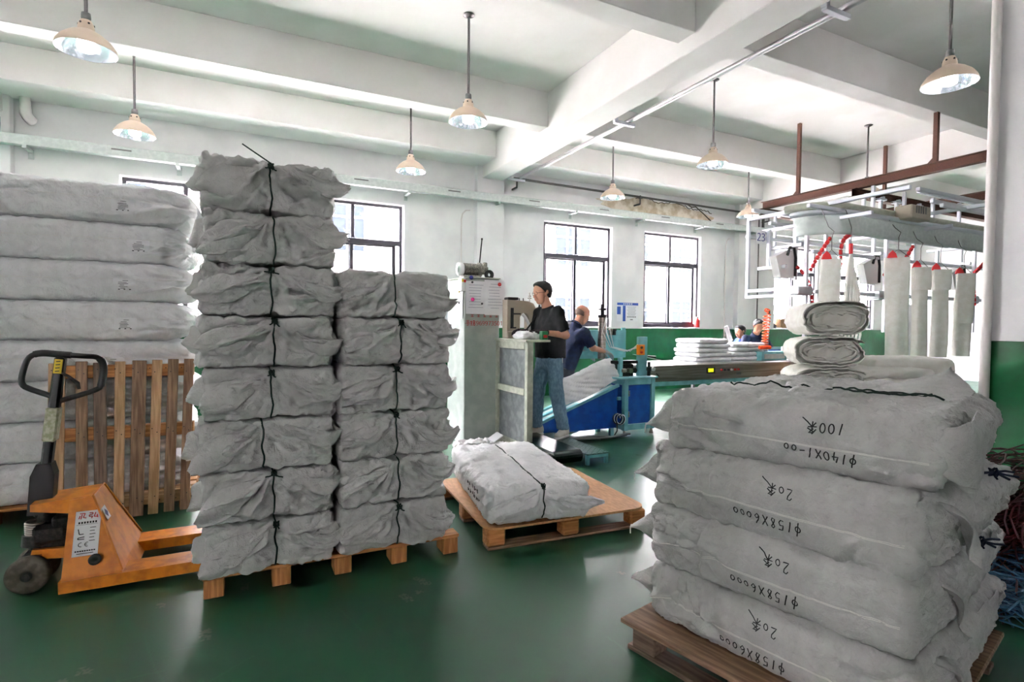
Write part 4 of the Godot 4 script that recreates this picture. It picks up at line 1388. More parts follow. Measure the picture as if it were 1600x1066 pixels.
func hair_cap(o: Node3D, c: Vector3, f: Vector3, u: Vector3, bald: bool, m: Material) -> void:
	var b := []
	var s := u.cross(f).normalized()
	var g := mb()
	if bald:
		b.append([c + u * 0.025 - f * 0.026, c + u * 0.03 + f * 0.02, 0.0855, 0.0825])
		net(g, b, 0.006, 0.01, 0.002, [[c + u * 0.02 - f * 0.05, (u * 0.9 + f * 0.35).normalized()], [c + f * 0.02, f], [c - u * 0.035, -u]])
	else:
		b.append([c + u * 0.034 - f * 0.026, c + u * 0.042 + f * 0.022, 0.092, 0.086])
		b.append([c - f * 0.04, c - f * 0.045 - u * 0.045, 0.075, 0.058])
		b.append([c + u * 0.085 + f * 0.05 - s * 0.03, c + u * 0.075 + f * 0.075 + s * 0.03, 0.030, 0.030])
		for e in [-1.0, 1.0]: b.append([c + u * 0.03 + s * e * 0.055, c + u * 0.005 + s * e * 0.062 + f * 0.012, 0.034, 0.024])
		net(g, b, 0.006, 0.02, 0.012, [[c + f * 0.035 + u * 0.035, (f * 0.8 - u * 0.6).normalized()], [c - u * 0.07, -u]])
	part("hair", g, m, o)

func shoe(o: Node3D, at: Vector3, dir: Vector3, m: Material) -> void:
	var d := dir.normalized()
	var u := Vector3.UP
	var g := mb()
	net(g, [[at - d * 0.06 + u * 0.05, at + d * 0.03 + u * 0.055, 0.038, 0.038], [at + d * 0.03 + u * 0.045, at + d * 0.135 + u * 0.034, 0.040, 0.036], [at - d * 0.055 + u * 0.085, at - d * 0.03 + u * 0.09, 0.036, 0.038], [at + d * 0.0 + u * 0.075, at + d * 0.07 + u * 0.06, 0.032, 0.028]], 0.008, 0.02, 0.0, [[at + u * 0.022, -u]])
	var sh := part("shoe", g, m, o)
	var so := mb()
	net(so, [[at - d * 0.055 + u * 0.012, at + d * 0.04 + u * 0.012, 0.041, 0.041], [at + d * 0.04 + u * 0.012, at + d * 0.135 + u * 0.012, 0.043, 0.038]], 0.008, 0.01, 0.0, [[at + u * 0.026, u], [at + u * 0.001, -u]])
	part("sole", so, M.white, sh)
	var lc := mb()
	var sd := d.cross(u)
	for k in 4: lc.tube([at + d * (0.035 + k * 0.018) + u * (0.094 - k * 0.009) - sd * 0.016, at + d * (0.038 + k * 0.018) + u * (0.099 - k * 0.009), at + d * (0.035 + k * 0.018) + u * (0.094 - k * 0.009) + sd * 0.016], 0.0028, 5)
	part("laces", lc, M.grey, sh)

# J: joints in a frame that faces +z, origin at the feet
func person(label: String, at: Vector3, turn: float, J: Dictionary, C: Dictionary) -> Node3D:
	var o := thing("person", label, "person", "workers", at, turn)
	var cell := 0.014
	var sk := mb()
	var bones := []
	var f: Vector3 = J.face.normalized()
	var u: Vector3 = J.crown.normalized()
	bones.append([J.pelvis, J.chest, 0.125, 0.125])
	bones.append([J.chest, J.neck, 0.115, 0.055])
	bones.append([J.neck - u * 0.03, J.head - u * 0.05 - f * 0.01, 0.054, 0.056])
	for e in ["l", "r"]:
		bones.append([J.chest.lerp(J["sh" + e], 0.5) + Vector3(0, 0.03, 0), J["sh" + e], 0.075, 0.056])
		bones.append([J["sh" + e], J["el" + e], 0.046, 0.040])
		bones.append([J["el" + e], J["wr" + e], 0.041, 0.027])
		if J.has("kn" + e):
			bones.append([J["hip" + e], J["kn" + e], 0.080, 0.055])
			bones.append([J["kn" + e], J["an" + e], 0.055, 0.038])
	net(sk, bones, cell, 0.03)
	net(sk, head_bones(J.head, f, u), 0.006, 0.016)
	for e in ["l", "r"]:
		var d: Vector3 = (J["wr" + e] - J["el" + e]).normalized()
		if J.has("hd" + e): d = J["hd" + e].normalized()
		var nn: Vector3 = J.get("hn" + e, Vector3.UP)
		nn = (nn - d * nn.dot(d)).normalized()
		var hb := hand(J["wr" + e], d, nn, 1.0 if e == "l" else -1.0, J.get("curl", 0.5), 1.0)
		net(sk, hb, 0.0045, 0.008)
		if C.has("glove"):
			var gl := mb()
			hb = hand(J["wr" + e], d, nn, 1.0 if e == "l" else -1.0, J.get("curl", 0.5), 1.22)
			hb.append([J["wr" + e] - d * 0.05, J["wr" + e] + d * 0.02, 0.031, 0.028])
			net(gl, hb, 0.005, 0.008)
			part("glove", gl, C.glove, o)
	part("body", sk, M.skin, o)
	face_parts(o, J.head, f, u)
	hair_cap(o, J.head, f, u, C.get("bald", false), C.get("hair", M.hair))
	# shirt
	var sb := []
	var hem: Vector3 = J.pelvis + (J.pelvis - J.chest).normalized() * 0.07
	var tn: Vector3 = (J.pelvis - J.chest).normalized()
	var thick: float = C.get("belly", 0.150)
	for e in [-0.055, 0.055]:
		var sx: Vector3 = (J.shl - J.shr).normalized() * e
		sb.append([hem + sx, J.chest + sx, thick - 0.012, thick - 0.008, hem, tn])
	sb.append([J.chest, J.neck - u * 0.02, 0.130, 0.080])
	for e in ["l", "r"]:
		var sh: Vector3 = J["sh" + e]
		var el: Vector3 = J["el" + e]
		var d: Vector3 = (el - sh).normalized()
		sb.append([J.chest.lerp(sh, 0.5) + Vector3(0, 0.03, 0), sh, 0.082, 0.064])
		sb.append([sh, sh + d * 0.26, 0.063, 0.064, sh + d * C.get("sleeve", 0.22), d])
	var shirt := mb()
	net(shirt, sb, cell, 0.03, 0.022, [[J.neck + u * 0.012 + f * 0.0, (u + f * 0.25).normalized()]])
	part("shirt", shirt, C.shirt, o)
	if C.has("collar"):
		var cp := []
		for k in 15: cp.append(J.neck + u * 0.012 + (f * cos(TAU * k / 14) * 0.075 + u.cross(f) * sin(TAU * k / 14) * 0.072) - u * 0.022 * cos(TAU * k / 14))
		part("collar", mb().tube(cp, 0.011, 6), C.shirt, o)
	if J.has("knl"):
		var tb := []
		var wa: Vector3 = J.pelvis + Vector3(0, 0.03, 0)
		tb.append([wa, J.pelvis - Vector3(0, 0.09, 0), 0.132, 0.125])
		for e in ["l", "r"]:
			tb.append([J["hip" + e], J["kn" + e], 0.098, 0.076])
			tb.append([J["kn" + e], J["an" + e] + Vector3(0, 0.0, 0), 0.076, 0.068, J["an" + e] + Vector3(0, 0.005, 0), Vector3.DOWN])
		var tr := mb()
		net(tr, tb, cell, 0.03, 0.026, [[wa + Vector3(0, 0.05, 0), Vector3.UP]])
		part("trousers", tr, C.trousers, o)
		for e in ["l", "r"]: shoe(o, J["an" + e] * Vector3(1, 0, 1), J.get("toe" + e, f * Vector3(1, 0, 1)), C.shoes)
	return o

func workers() -> void:
	M.skin = mat(Color(0.72, 0.52, 0.42), 0.55)
	M.skin.subsurf_scatter_enabled = true
	M.skin.subsurf_scatter_strength = 0.08
	M.lip = mat(Color(0.55, 0.30, 0.27), 0.5)
	M.hair = mat(Color(0.045, 0.04, 0.04), 0.6)
	M.greyhair = mat(Color(0.45, 0.36, 0.31), 0.7)
	M.eyewhite = mat(Color(0.85, 0.83, 0.8), 0.3)
	var cloth := bump_tex(0.08, 2.0, 256, 3)
	M.tee = tri_mat(noise_tex(0.02, Color(0.06, 0.065, 0.075), Color(0.09, 0.095, 0.105), 256, 3), Vector3.ONE * 3, 0.85, 0.0, Color.WHITE, cloth, 0.3)
	M.jeans = tri_mat(noise_tex(0.03, Color(0.34, 0.45, 0.54), Color(0.43, 0.54, 0.62), 256, 5), Vector3(4, 2, 4), 0.85, 0.0, Color.WHITE, cloth, 0.4)
	M.navy = tri_mat(noise_tex(0.02, Color(0.055, 0.10, 0.21), Color(0.08, 0.14, 0.28), 256, 3), Vector3.ONE * 3, 0.85, 0.0, Color.WHITE, cloth, 0.3)
	M.royal = mat(Color(0.06, 0.22, 0.58), 0.8)
	M.darkcloth = mat(Color(0.08, 0.09, 0.12), 0.9)
	M.maroon = mat(Color(0.13, 0.055, 0.075), 0.9)
	M.glovegrey = mat(Color(0.62, 0.61, 0.63), 0.9)
	M.shoe = mat(Color(0.84, 0.82, 0.78), 0.6)
	# man at the sewing machine, in profile
	var J := {"pelvis": Vector3(0, 0.95, -0.03), "chest": Vector3(0, 1.23, -0.03), "neck": Vector3(0, 1.44, 0.01), "head": Vector3(0, 1.60, 0.075), "face": Vector3(0, -0.18, 1), "crown": Vector3(0, 1, 0.18),
		"shl": Vector3(0.17, 1.385, -0.02), "shr": Vector3(-0.17, 1.385, 0.02), "ell": Vector3(0.225, 1.135, -0.09), "elr": Vector3(-0.22, 1.14, 0.08), "wrl": Vector3(0.17, 1.165, 0.165), "wrr": Vector3(-0.10, 1.17, 0.26),
		"hdl": Vector3(-0.25, 0.1, 1), "hdr": Vector3(0.2, 0.1, 1), "hnl": Vector3(0.4, 1, 0), "hnr": Vector3(-0.4, 1, 0), "curl": 0.55,
		"hipl": Vector3(0.09, 0.89, -0.03), "hipr": Vector3(-0.09, 0.89, -0.02), "knl": Vector3(0.115, 0.49, -0.05), "knr": Vector3(-0.10, 0.49, 0.07), "anl": Vector3(0.12, 0.085, -0.14), "anr": Vector3(-0.11, 0.085, 0.08), "toel": Vector3(0.55, 0, 1), "toer": Vector3(0.0, 0, 1)}
	var p := person("man in black t-shirt, jeans and white shoes at the sewing machine", P(3.02, 0.115, 5.22), -PI / 2, J, {"shirt": M.tee, "trousers": M.jeans, "shoes": M.shoe, "glove": M.maroon})
	var gs := mb()
	var hc: Vector3 = J.head
	for e in [-1.0, 1.0]:
		var ring := []
		for k in 14: ring.append(hc + Vector3(e * 0.033 + 0.024 * cos(TAU * k / 14), -0.014 + 0.018 * sin(TAU * k / 14), 0.103 - 0.006 * absf(cos(TAU * k / 14))))
		gs.tube(ring, 0.0022, 6, true)
		gs.tube([hc + Vector3(e * 0.057, -0.010, 0.098), hc + Vector3(e * 0.080, -0.004, 0.06), hc + Vector3(e * 0.088, 0.002, -0.01)], 0.0022, 6)
	gs.tube([hc + Vector3(-0.010, -0.012, 0.105), hc + Vector3(0, -0.009, 0.107), hc + Vector3(0.010, -0.012, 0.105)], 0.002, 6)
	part("glasses", gs, M.black, p)
	part("jeans_tag", mb().box(Vector3(0.155, 0.86, -0.085), Vector3(0.012, 0.065, 0.026), 0.001, Basis(Vector3.UP, 0.1)), M.white, p)
	# bald man bending over the cutter, facing right
	J = {"pelvis": Vector3(0, 0.86, -0.10), "chest": Vector3(0, 1.12, 0.01), "neck": Vector3(0, 1.36, 0.10), "head": Vector3(0, 1.505, 0.185), "face": Vector3(0.05, -0.42, 1), "crown": Vector3(0, 1, 0.42),
		"shl": Vector3(0.17, 1.27, 0.06), "shr": Vector3(-0.18, 1.27, 0.10), "ell": Vector3(0.21, 1.03, 0.12), "elr": Vector3(-0.215, 1.07, 0.21), "wrl": Vector3(0.06, 0.99, 0.28), "wrr": Vector3(-0.16, 1.02, 0.445),
		"hdl": Vector3(0, -0.4, 1), "hdr": Vector3(0.1, -0.45, 1), "curl": 0.45,
		"hipl": Vector3(0.09, 0.80, -0.10), "hipr": Vector3(-0.09, 0.80, -0.10), "knl": Vector3(0.10, 0.44, -0.02), "knr": Vector3(-0.10, 0.44, -0.04), "anl": Vector3(0.11, 0.085, -0.10), "anr": Vector3(-0.11, 0.085, -0.10)}
	p = person("bald man in navy polo shirt and grey gloves bending over the cutter", P(3.77, 0.0, 5.95), PI / 2, J, {"shirt": M.navy, "trousers": M.darkcloth, "shoes": M.shoe, "glove": M.glovegrey, "bald": true, "hair": M.greyhair, "collar": true, "sleeve": 0.20})
	var lg := mb()
	for k in 4: lg.box(Vector3(-0.125 + k * 0.010, 1.27 - k * 0.012, -0.098 + k * 0.0), Vector3(0.007, 0.016, 0.004), 0.0, Basis(Vector3.RIGHT, -0.4))
	part("print", lg, M.white, p)
	# man in navy polo at the far table, looking down
	J = {"pelvis": Vector3(0, 0.80, -0.05), "chest": Vector3(0, 1.04, 0.0), "neck": Vector3(0, 1.235, 0.05), "head": Vector3(0, 1.375, 0.12), "face": Vector3(-0.1, -0.55, 1), "crown": Vector3(0, 1, 0.5),
		"shl": Vector3(0.19, 1.14, 0.02), "shr": Vector3(-0.19, 1.14, 0.02), "ell": Vector3(0.24, 0.95, 0.13), "elr": Vector3(-0.30, 1.0, 0.12), "wrl": Vector3(0.08, 0.93, 0.30), "wrr": Vector3(-0.44, 0.99, 0.26), "hdr": Vector3(-1, 0.1, 0.4), "curl": 0.4,
		"hipl": Vector3(0.09, 0.76, -0.05), "hipr": Vector3(-0.09, 0.76, -0.05), "knl": Vector3(0.1, 0.42, 0.02), "knr": Vector3(-0.1, 0.42, 0.02), "anl": Vector3(0.1, 0.085, -0.05), "anr": Vector3(-0.1, 0.085, -0.05)}
	person("man in navy polo shirt looking down behind the orange air hose", P(8.58, 0.0, 7.10), -0.35, J, {"shirt": M.navy, "trousers": M.darkcloth, "shoes": M.shoe, "collar": true})
	# woman in blue, in profile
	J = {"pelvis": Vector3(0, 0.70, -0.06), "chest": Vector3(0, 0.94, 0.0), "neck": Vector3(0, 1.125, 0.035), "head": Vector3(0, 1.26, 0.08), "face": Vector3(0, -0.15, 1), "crown": Vector3(0, 1, 0.15),
		"shl": Vector3(0.16, 1.06, 0.0), "shr": Vector3(-0.16, 1.06, 0.0), "ell": Vector3(0.20, 0.86, 0.10), "elr": Vector3(-0.2, 0.86, 0.10), "wrl": Vector3(0.14, 0.90, 0.30), "wrr": Vector3(-0.14, 0.90, 0.30), "curl": 0.4,
		"hipl": Vector3(0.09, 0.69, -0.04), "hipr": Vector3(-0.09, 0.69, -0.04), "knl": Vector3(0.11, 0.60, 0.36), "knr": Vector3(-0.11, 0.60, 0.36), "anl": Vector3(0.11, 0.16, 0.36), "anr": Vector3(-0.11, 0.16, 0.36)}
	person("woman in bright blue top sitting beside the standing fan", P(9.10, 0.0, 7.80), -1.75, J, {"shirt": M.royal, "belly": 0.135, "trousers": M.darkcloth, "shoes": M.shoe})
	var st := thing("work_stool", "tall round stool under the woman in blue", "stool", "", P(9.10, 0.0, 7.80), -1.75)
	part("seat", mb().lathe([Vector2(0, 0.565), Vector2(0.15, 0.565), Vector2(0.16, 0.575), Vector2(0.16, 0.595), Vector2(0, 0.60)], 20), M.darkcloth, st)
	for k in 4: part("leg", mb().cyl(Vector3(0.10 * cos(k * PI / 2), 0.565, 0.10 * sin(k * PI / 2)), Vector3(0.16 * cos(k * PI / 2), 0, 0.16 * sin(k * PI / 2)), 0.012), M.rod, st)

func text(parent: Node, s: String, size: float, at: Vector3, m: Material, called := "lettering", bold := false) -> void:
	var tm := TextMesh.new()
	var f := SystemFont.new()
	f.font_names = PackedStringArray(["Droid Sans"])
	if bold: f.font_weight = 700
	tm.font = f
	tm.text = s
	tm.font_size = 64
	tm.pixel_size = size / 64.0
	tm.depth = 0.002
	var o := MeshInstance3D.new()
	o.name = called
	o.mesh = tm
	o.material_override = m
	parent.add_child(o, true)
	o.position = at

func strokes(m: MB, c: Vector3, s: float, lines: Array, wd: float) -> void:
	for ln in lines:
		for i in ln.size() - 1:
			m.bar(c + Vector3(ln[i][0], ln[i][1], 0) * s, c + Vector3(ln[i + 1][0], ln[i + 1][1], 0) * s, wd, 0.001, 0.0, Vector3.BACK)

# a sheet with thickness: grid of points
func sheet(m: MB, g: Array, th: float) -> void:
	var h := []
	for i in g.size():
		var row := []
		for j in g[0].size():
			var du: Vector3 = g[i][mini(j + 1, g[0].size() - 1)] - g[i][maxi(j - 1, 0)]
			var dv: Vector3 = g[mini(i + 1, g.size() - 1)][j] - g[maxi(i - 1, 0)][j]
			row.append(g[i][j] - du.cross(dv).normalized() * th)
		h.append(row)
	m.grid(g)
	m.grid(h, false, true)
	var n: int = g[0].size()
	for i in g.size() - 1:
		m.quad(g[i][0], h[i][0], h[i + 1][0], g[i + 1][0])
		m.quad(g[i + 1][n - 1], h[i + 1][n - 1], h[i][n - 1], g[i][n - 1])
	for j in n - 1:
		m.quad(g[0][j + 1], h[0][j + 1], h[0][j], g[0][j])
		m.quad(g[g.size() - 1][j], h[g.size() - 1][j], h[g.size() - 1][j + 1], g[g.size() - 1][j + 1])

func machine_materials() -> void:
	M.cab = tri_mat(noise_tex(0.008, Color(0.615, 0.65, 0.625), Color(0.665, 0.695, 0.67), 512, 5), Vector3.ONE * 1.0, 0.5)
	M.cabedge = tri_mat(noise_tex(0.02, Color(0.64, 0.65, 0.59), Color(0.70, 0.71, 0.65), 256, 4), Vector3.ONE * 2, 0.55)
	M.panel = tri_mat(noise_tex(0.01, Color(0.44, 0.46, 0.47), Color(0.53, 0.55, 0.555), 512, 4), Vector3.ONE * 1.5, 0.35, 0.4)
	M.beige = mat(Color(0.66, 0.62, 0.55), 0.45)
	M.motor = tri_mat(noise_tex(0.03, Color(0.36, 0.36, 0.33), Color(0.56, 0.55, 0.50), 256, 4), Vector3.ONE * 5, 0.5, 0.3)
	M.redink = mat(Color(0.66, 0.16, 0.13), 0.6)
	M.beltgreen = mat(Color(0.05, 0.13, 0.10), 0.22)
	M.checker = tri_mat(noise_tex(0.05, Color(0.30, 0.40, 0.38), Color(0.48, 0.56, 0.54), 256, 3), Vector3.ONE * 3, 0.3, 0.5)
	M.teal = tri_mat(noise_tex(0.012, Color(0.42, 0.66, 0.69), Color(0.49, 0.73, 0.76), 256, 4), Vector3.ONE * 1.5, 0.45)
	M.blue = tri_mat(noise_tex(0.012, Color(0.02, 0.24, 0.56), Color(0.03, 0.30, 0.64), 256, 4), Vector3.ONE * 1.5, 0.4)
	M.oswitch = mat(Color(0.90, 0.50, 0.06), 0.45)
	M.fabric = tri_mat(noise_tex(0.01, Color(0.88, 0.88, 0.89), Color(0.93, 0.93, 0.93), 256, 4), Vector3.ONE * 2, 0.7, 0.0, Color.WHITE, bump_tex(0.03, 2.0, 256), 0.2)
	M.fabric.backlight = Color(0.25, 0.25, 0.25)
	M.felt = tri_mat(noise_tex(0.02, Color(0.945, 0.935, 0.90), Color(0.97, 0.965, 0.94), 256, 4), Vector3.ONE * 2, 0.9, 0.0, Color.WHITE, bump_tex(0.05, 2.0, 256), 0.25)
	M.felt.backlight = Color(0.85, 0.84, 0.80)
	M.laminate = mat(Color(0.88, 0.89, 0.90), 0.35)
	M.hose = mat(Color(0.95, 0.35, 0.06), 0.4)
	M.magenta = mat(Color(0.86, 0.16, 0.50), 0.5)
	M.navyblue = mat(Color(0.05, 0.10, 0.45), 0.5)
	M.notice = mat(Color(0.07, 0.27, 0.60), 0.6)
	M.card = tri_mat(noise_tex(0.02, Color(0.62, 0.47, 0.33), Color(0.70, 0.55, 0.40), 256, 3), Vector3.ONE * 3, 0.8)
	M.redchain = mat(Color(0.78, 0.10, 0.12), 0.5)
	M.display = mat(Color(0.9, 0.92, 0.1), 0.4)
	M.display.emission_enabled = true
	M.display.emission = Color(0.85, 0.9, 0.1)
	M.display.emission_energy_multiplier = 0.5

func paper_sheet(label: String, c: Vector3, w: float, h: float, turn: float, mags: Array) -> void:
	var o := thing("paper_sheet", label, "paper", "papers on the machine column", c, turn)
	var g := []
	for i in 9:
		var row := []
		for j in 6: row.append(Vector3((j / 5.0 - 0.5) * w, (0.5 - i / 8.0) * h, 0.004 + 0.012 * pow(i / 8.0, 2.0) * (0.6 + 0.4 * sin(j * 1.3))))
		g.append(row)
	var m := mb()
	sheet(m, g, 0.001)
	part("sheet", m, M.paper, o)
	var pr := mb()
	rng.seed = int(c.x * 1000.0)
	for k in 9:
		var yy := h * (0.38 - k * 0.085)
		pr.box(Vector3(R(-0.06, 0.02) * w, yy, 0.007 + 0.012 * pow(0.5 - yy / h, 2.0)), Vector3(w * R(0.4, 0.75), 0.004, 0.0006), 0.0)
	var po := part("print", pr, mat(Color(0.55, 0.56, 0.62), 0.7), o)
	po.set_meta("kind", "stuff")
	for q in mags:
		part("magnet", mb().lathe([Vector2(0, 0.012), Vector2(q[3] * 0.8, 0.012), Vector2(q[3], 0.006), Vector2(q[3], 0)], 14, Vector3(q[0] * w, q[1] * h, 0.012), Basis(Vector3.RIGHT, PI / 2)), q[2], o)

func sewing_station() -> void:
	# tall column
	var o := thing("machine_column", "tall grey-green machine column with papers and red phone number", "cabinet", "", P(2.415, 0, 5.95))
	part("body", mb().box(Vector3(0, 0.94, 0), Vector3(0.43, 1.88, 0.56), 0.008), M.cab, o)
	part("top_lip", mb().box(Vector3(0, 1.886, 0), Vector3(0.45, 0.012, 0.58), 0.003), M.cabedge, o)
	text(o, ":13969973501", 0.068, Vector3(0.045, 1.372, 0.2815), M.redink)
	var ch := mb()
	strokes(ch, Vector3(-0.175, 1.372, 0.281), 0.030, [[[-0.7, 0.9], [0.6, 1.0]], [[-0.8, 0.35], [0.8, 0.35]], [[-1, -0.2], [1, -0.2]], [[0.05, 0.95], [0.05, -0.9], [-0.4, -0.8]]], 0.006)
	strokes(ch, Vector3(-0.115, 1.372, 0.281), 0.030, [[[-0.9, 0.4], [-0.2, 0.4]], [[-0.55, 0.95], [-0.55, -0.9], [-0.8, -0.7]], [[-0.9, -0.3], [-0.2, 0.0]], [[0.1, 0.9], [0.8, 0.9], [0.8, 0.2], [0.1, 0.2], [0.1, 0.9]], [[0.0, -0.1], [0.95, -0.1]], [[0.45, -0.1], [0.45, -0.8], [0.95, -0.85]], [[0.1, -0.4], [0.0, -0.9]]], 0.006)
	for k in 5: strokes(ch, Vector3(-0.12 + k * 0.075, 1.455, 0.281), 0.018, [[[-1, 0.6], [1, 0.6]], [[0, 0.8], [0, -0.8]], [[-1, -0.5], [1, -0.5]]], 0.006)
	part("lettering", ch, M.redink, o)
	paper_sheet("white printed form with magenta and blue magnets on the column", P(2.335, 1.66, 5.665), 0.25, 0.37, 0.0, [[-0.25, 0.60, M.navyblue, 0.024], [-0.2, 0.46, M.dark, 0.012], [-0.18, -0.06, M.magenta, 0.022], [0.28, -0.18, M.dark, 0.012]])
	paper_sheet("white printed form with red magnet on the column", P(2.560, 1.665, 5.645), 0.26, 0.40, 0.0, [[0.20, 0.38, M.red, 0.022]])
	paper_sheet("narrow white form with yellow magnet on the column side", P(2.192, 1.60, 5.80), 0.22, 0.36, -PI / 2, [[0.1, 0.38, M.yellow, 0.02], [0.1, 0.0, M.dark, 0.01]])
	var bx := thing("socket_box", "small white box with yellow and red tags on the column", "box", "", P(2.185, 1.80, 5.72))
	part("body", mb().box(Vector3(0, 0, 0), Vector3(0.05, 0.14, 0.12), 0.004), M.white, bx)
	part("yellow_tag", mb().box(Vector3(-0.01, 0.045, 0.062), Vector3(0.02, 0.03, 0.003), 0.0), M.yellow, bx)
	part("red_tag", mb().box(Vector3(0.014, 0.04, 0.062), Vector3(0.022, 0.03, 0.003), 0.0), M.red, bx)
	# motor on top
	var mo := thing("electric_motor", "grimy grey ribbed electric motor lying on the column", "motor", "", P(2.34, 1.892, 5.85))
	part("foot", mb().box(Vector3(0.0, 0.015, 0), Vector3(0.22, 0.03, 0.14), 0.004), M.motor, mo)
	var pf := []
	for k in 21: pf.append(Vector2(0.072 if k % 2 else 0.062, -0.09 + k * 0.009))
	part("body", mb().lathe([Vector2(0, -0.095)] + pf + [Vector2(0, 0.095)], 22, Vector3(0, 0.10, 0), Basis(Vector3.FORWARD, PI / 2)), M.motor, mo)
	part("fan_cover", mb().lathe([Vector2(0, -0.03), Vector2(0.06, -0.03), Vector2(0.076, -0.015), Vector2(0.076, 0.03), Vector2(0, 0.03)], 22, Vector3(-0.12, 0.10, 0), Basis(Vector3.FORWARD, -PI / 2)), M.white, mo)
	part("flange", mb().cyl(Vector3(0.095, 0.10, 0), Vector3(0.125, 0.10, 0), 0.085, -1.0, 22), M.motor, mo)
	part("gearbox", mb().box(Vector3(0.17, 0.10, 0), Vector3(0.09, 0.10, 0.09), 0.02).box(Vector3(0.18, 0.165, 0), Vector3(0.05, 0.05, 0.06), 0.01), M.motor, mo)
	part("pulley", mb().lathe([Vector2(0.02, -0.014), Vector2(0.055, -0.014), Vector2(0.05, 0), Vector2(0.055, 0.014), Vector2(0.02, 0.014), Vector2(0.02, -0.014)], 22, Vector3(0.21, 0.045, 0.06), Basis(Vector3.RIGHT, PI / 2)), M.dark, mo)
	part("rod", mb().cyl(Vector3(0.12, 0.16, -0.02), Vector3(0.15, 0.46, -0.02), 0.008, -1.0, 8).cyl(Vector3(0.15, 0.455, -0.02), Vector3(0.1505, 0.475, -0.02), 0.011, -1.0, 8), M.dark, mo)
	# table frame with grey panels
	var tb := thing("machine_table", "worn cream steel sewing table with two grey side panels", "table", "", P(2.594, 0, 5.24))
	for z in [0.34, -0.36]:
		part("post", mb().box(Vector3(0.02 if z > 0 else 0.0, 0.59, z), Vector3(0.07 if z > 0 else 0.05, 1.18, 0.06), 0.004), M.cabedge, tb)
		if z < 0: part("leg", mb().box(Vector3(0.215, 0.59, z), Vector3(0.05, 1.18, 0.05), 0.004), M.cabedge, tb)
	for y in [0.04, 0.66, 1.14]:
		part("rail", mb().box(Vector3(0.0, y, -0.01), Vector3(0.045, 0.08 if y > 1 else 0.07, 0.64), 0.003), M.cabedge, tb)
	for y in [[0.075, 0.625], [0.695, 1.10]]:
		part("side_panel", mb().box(Vector3(0.006, (y[0] + y[1]) / 2, -0.01), Vector3(0.008, y[1] - y[0], 0.64), 0.0), M.panel, tb)
	part("top", mb().box(Vector3(0.105, 1.192, -0.01), Vector3(0.29, 0.024, 0.78), 0.004), M.cabedge, tb)
	# sewing head: an arch
	var sw := thing("sewing_machine", "beige industrial bag sewing machine head on the table", "sewing machine", "", P(2.66, 1.205, 5.46))
	part("bed", mb().box(Vector3(0.11, 0.04, 0), Vector3(0.34, 0.08, 0.14), 0.01), M.beige, sw)
	var pg := []
	for q in [[-0.06, 0.07], [0.10, 0.07], [0.10, 0.24], [0.125, 0.275], [0.165, 0.285], [0.20, 0.265], [0.215, 0.22], [0.215, 0.07], [0.31, 0.07], [0.325, 0.22], [0.31, 0.33], [0.27, 0.395], [0.20, 0.42], [-0.06, 0.43]]: pg.append(Vector2(q[0], q[1]))
	part("arm", mb().prism(pg, -0.06, 0.06), M.beige, sw)
	part("cap", mb().box(Vector3(0.02, 0.445, 0), Vector3(0.13, 0.03, 0.11), 0.008), M.black, sw)
	part("face_plate", mb().box(Vector3(0.0, 0.23, 0.066), Vector3(0.035, 0.22, 0.012), 0.003).box(Vector3(0.055, 0.275, 0.066), Vector3(0.10, 0.016, 0.012), 0.002).box(Vector3(0.015, 0.12, 0.066), Vector3(0.07, 0.016, 0.012), 0.002), M.dark, sw)
	var ring := []
	for k in 12: ring.append(Vector3(0.155 + 0.065 * cos(-0.4 + k * 0.22), 0.18 + 0.10 * sin(-1.2 + k * 0.22), 0.062))
	part("thread_guard", mb().tube(ring, 0.018, 8), M.white, sw)
	part("tension_post", mb().cyl(Vector3(0.25, 0.40, 0), Vector3(0.25, 0.52, 0), 0.006).cyl(Vector3(0.25, 0.45, 0), Vector3(0.25, 0.462, 0), 0.024).cyl(Vector3(0.25, 0.475, 0), Vector3(0.25, 0.485, 0), 0.020), M.steel, sw)
	for x in [0.12, 0.17]: part("pin", mb().cyl(Vector3(x, 0.41, 0), Vector3(x, 0.455, 0), 0.006), M.dark, sw)
	part("lever", mb().tube([Vector3(0.16, 0.09, 0.09), Vector3(0.24, 0.19, 0.10), Vector3(0.31, 0.30, 0.10), Vector3(0.325, 0.38, 0.10)], 0.010, 8), M.black, sw)
	rng.seed = 5
	var S := {"h": Vector3(0.12, 0.04, 0.14), "r": 0.025, "off": Vector3(3, 8, 1), "amp": 0.014, "swell": 0.005}
	add_folds(S, 4, 0.012)
	single("cloth_piece", sack(S, 24, 10, 24), M.fabric, "crumpled white cloth under the sewing machine needle", "cloth", "", P(2.74, 1.245, 5.17))
	var sb := thing("switch_box", "small green box with red button at the table edge", "switch", "", P(2.80, 1.205, 4.93))
	part("body", mb().box(Vector3(0, 0.045, 0), Vector3(0.07, 0.09, 0.07), 0.006), M.wainscot, sb)
	part("button", mb().box(Vector3(0.0, 0.035, 0.038), Vector3(0.045, 0.03, 0.012), 0.005), M.red, sb)
	# belt conveyor at floor level
	var bc := thing("belt_conveyor", "low belt conveyor with shiny dark green belt and roller end", "conveyor", "", P(2.77, 0, 5.0))
	var bp := []
	for k in 9: bp.append(Vector2(0.58 + 0.062 * sin(PI * k / 8), 0.09 + 0.062 * cos(PI * k / 8)))
	for k in 9: bp.append(Vector2(-0.50 - 0.062 * sin(PI * k / 8), 0.09 - 0.062 * cos(PI * k / 8)))
	bp.reverse()
	part("belt", mb().prism(bp, -0.155, 0.155, Transform3D(Basis(Vector3.UP, -PI / 2), Vector3.ZERO)), M.beltgreen, bc)
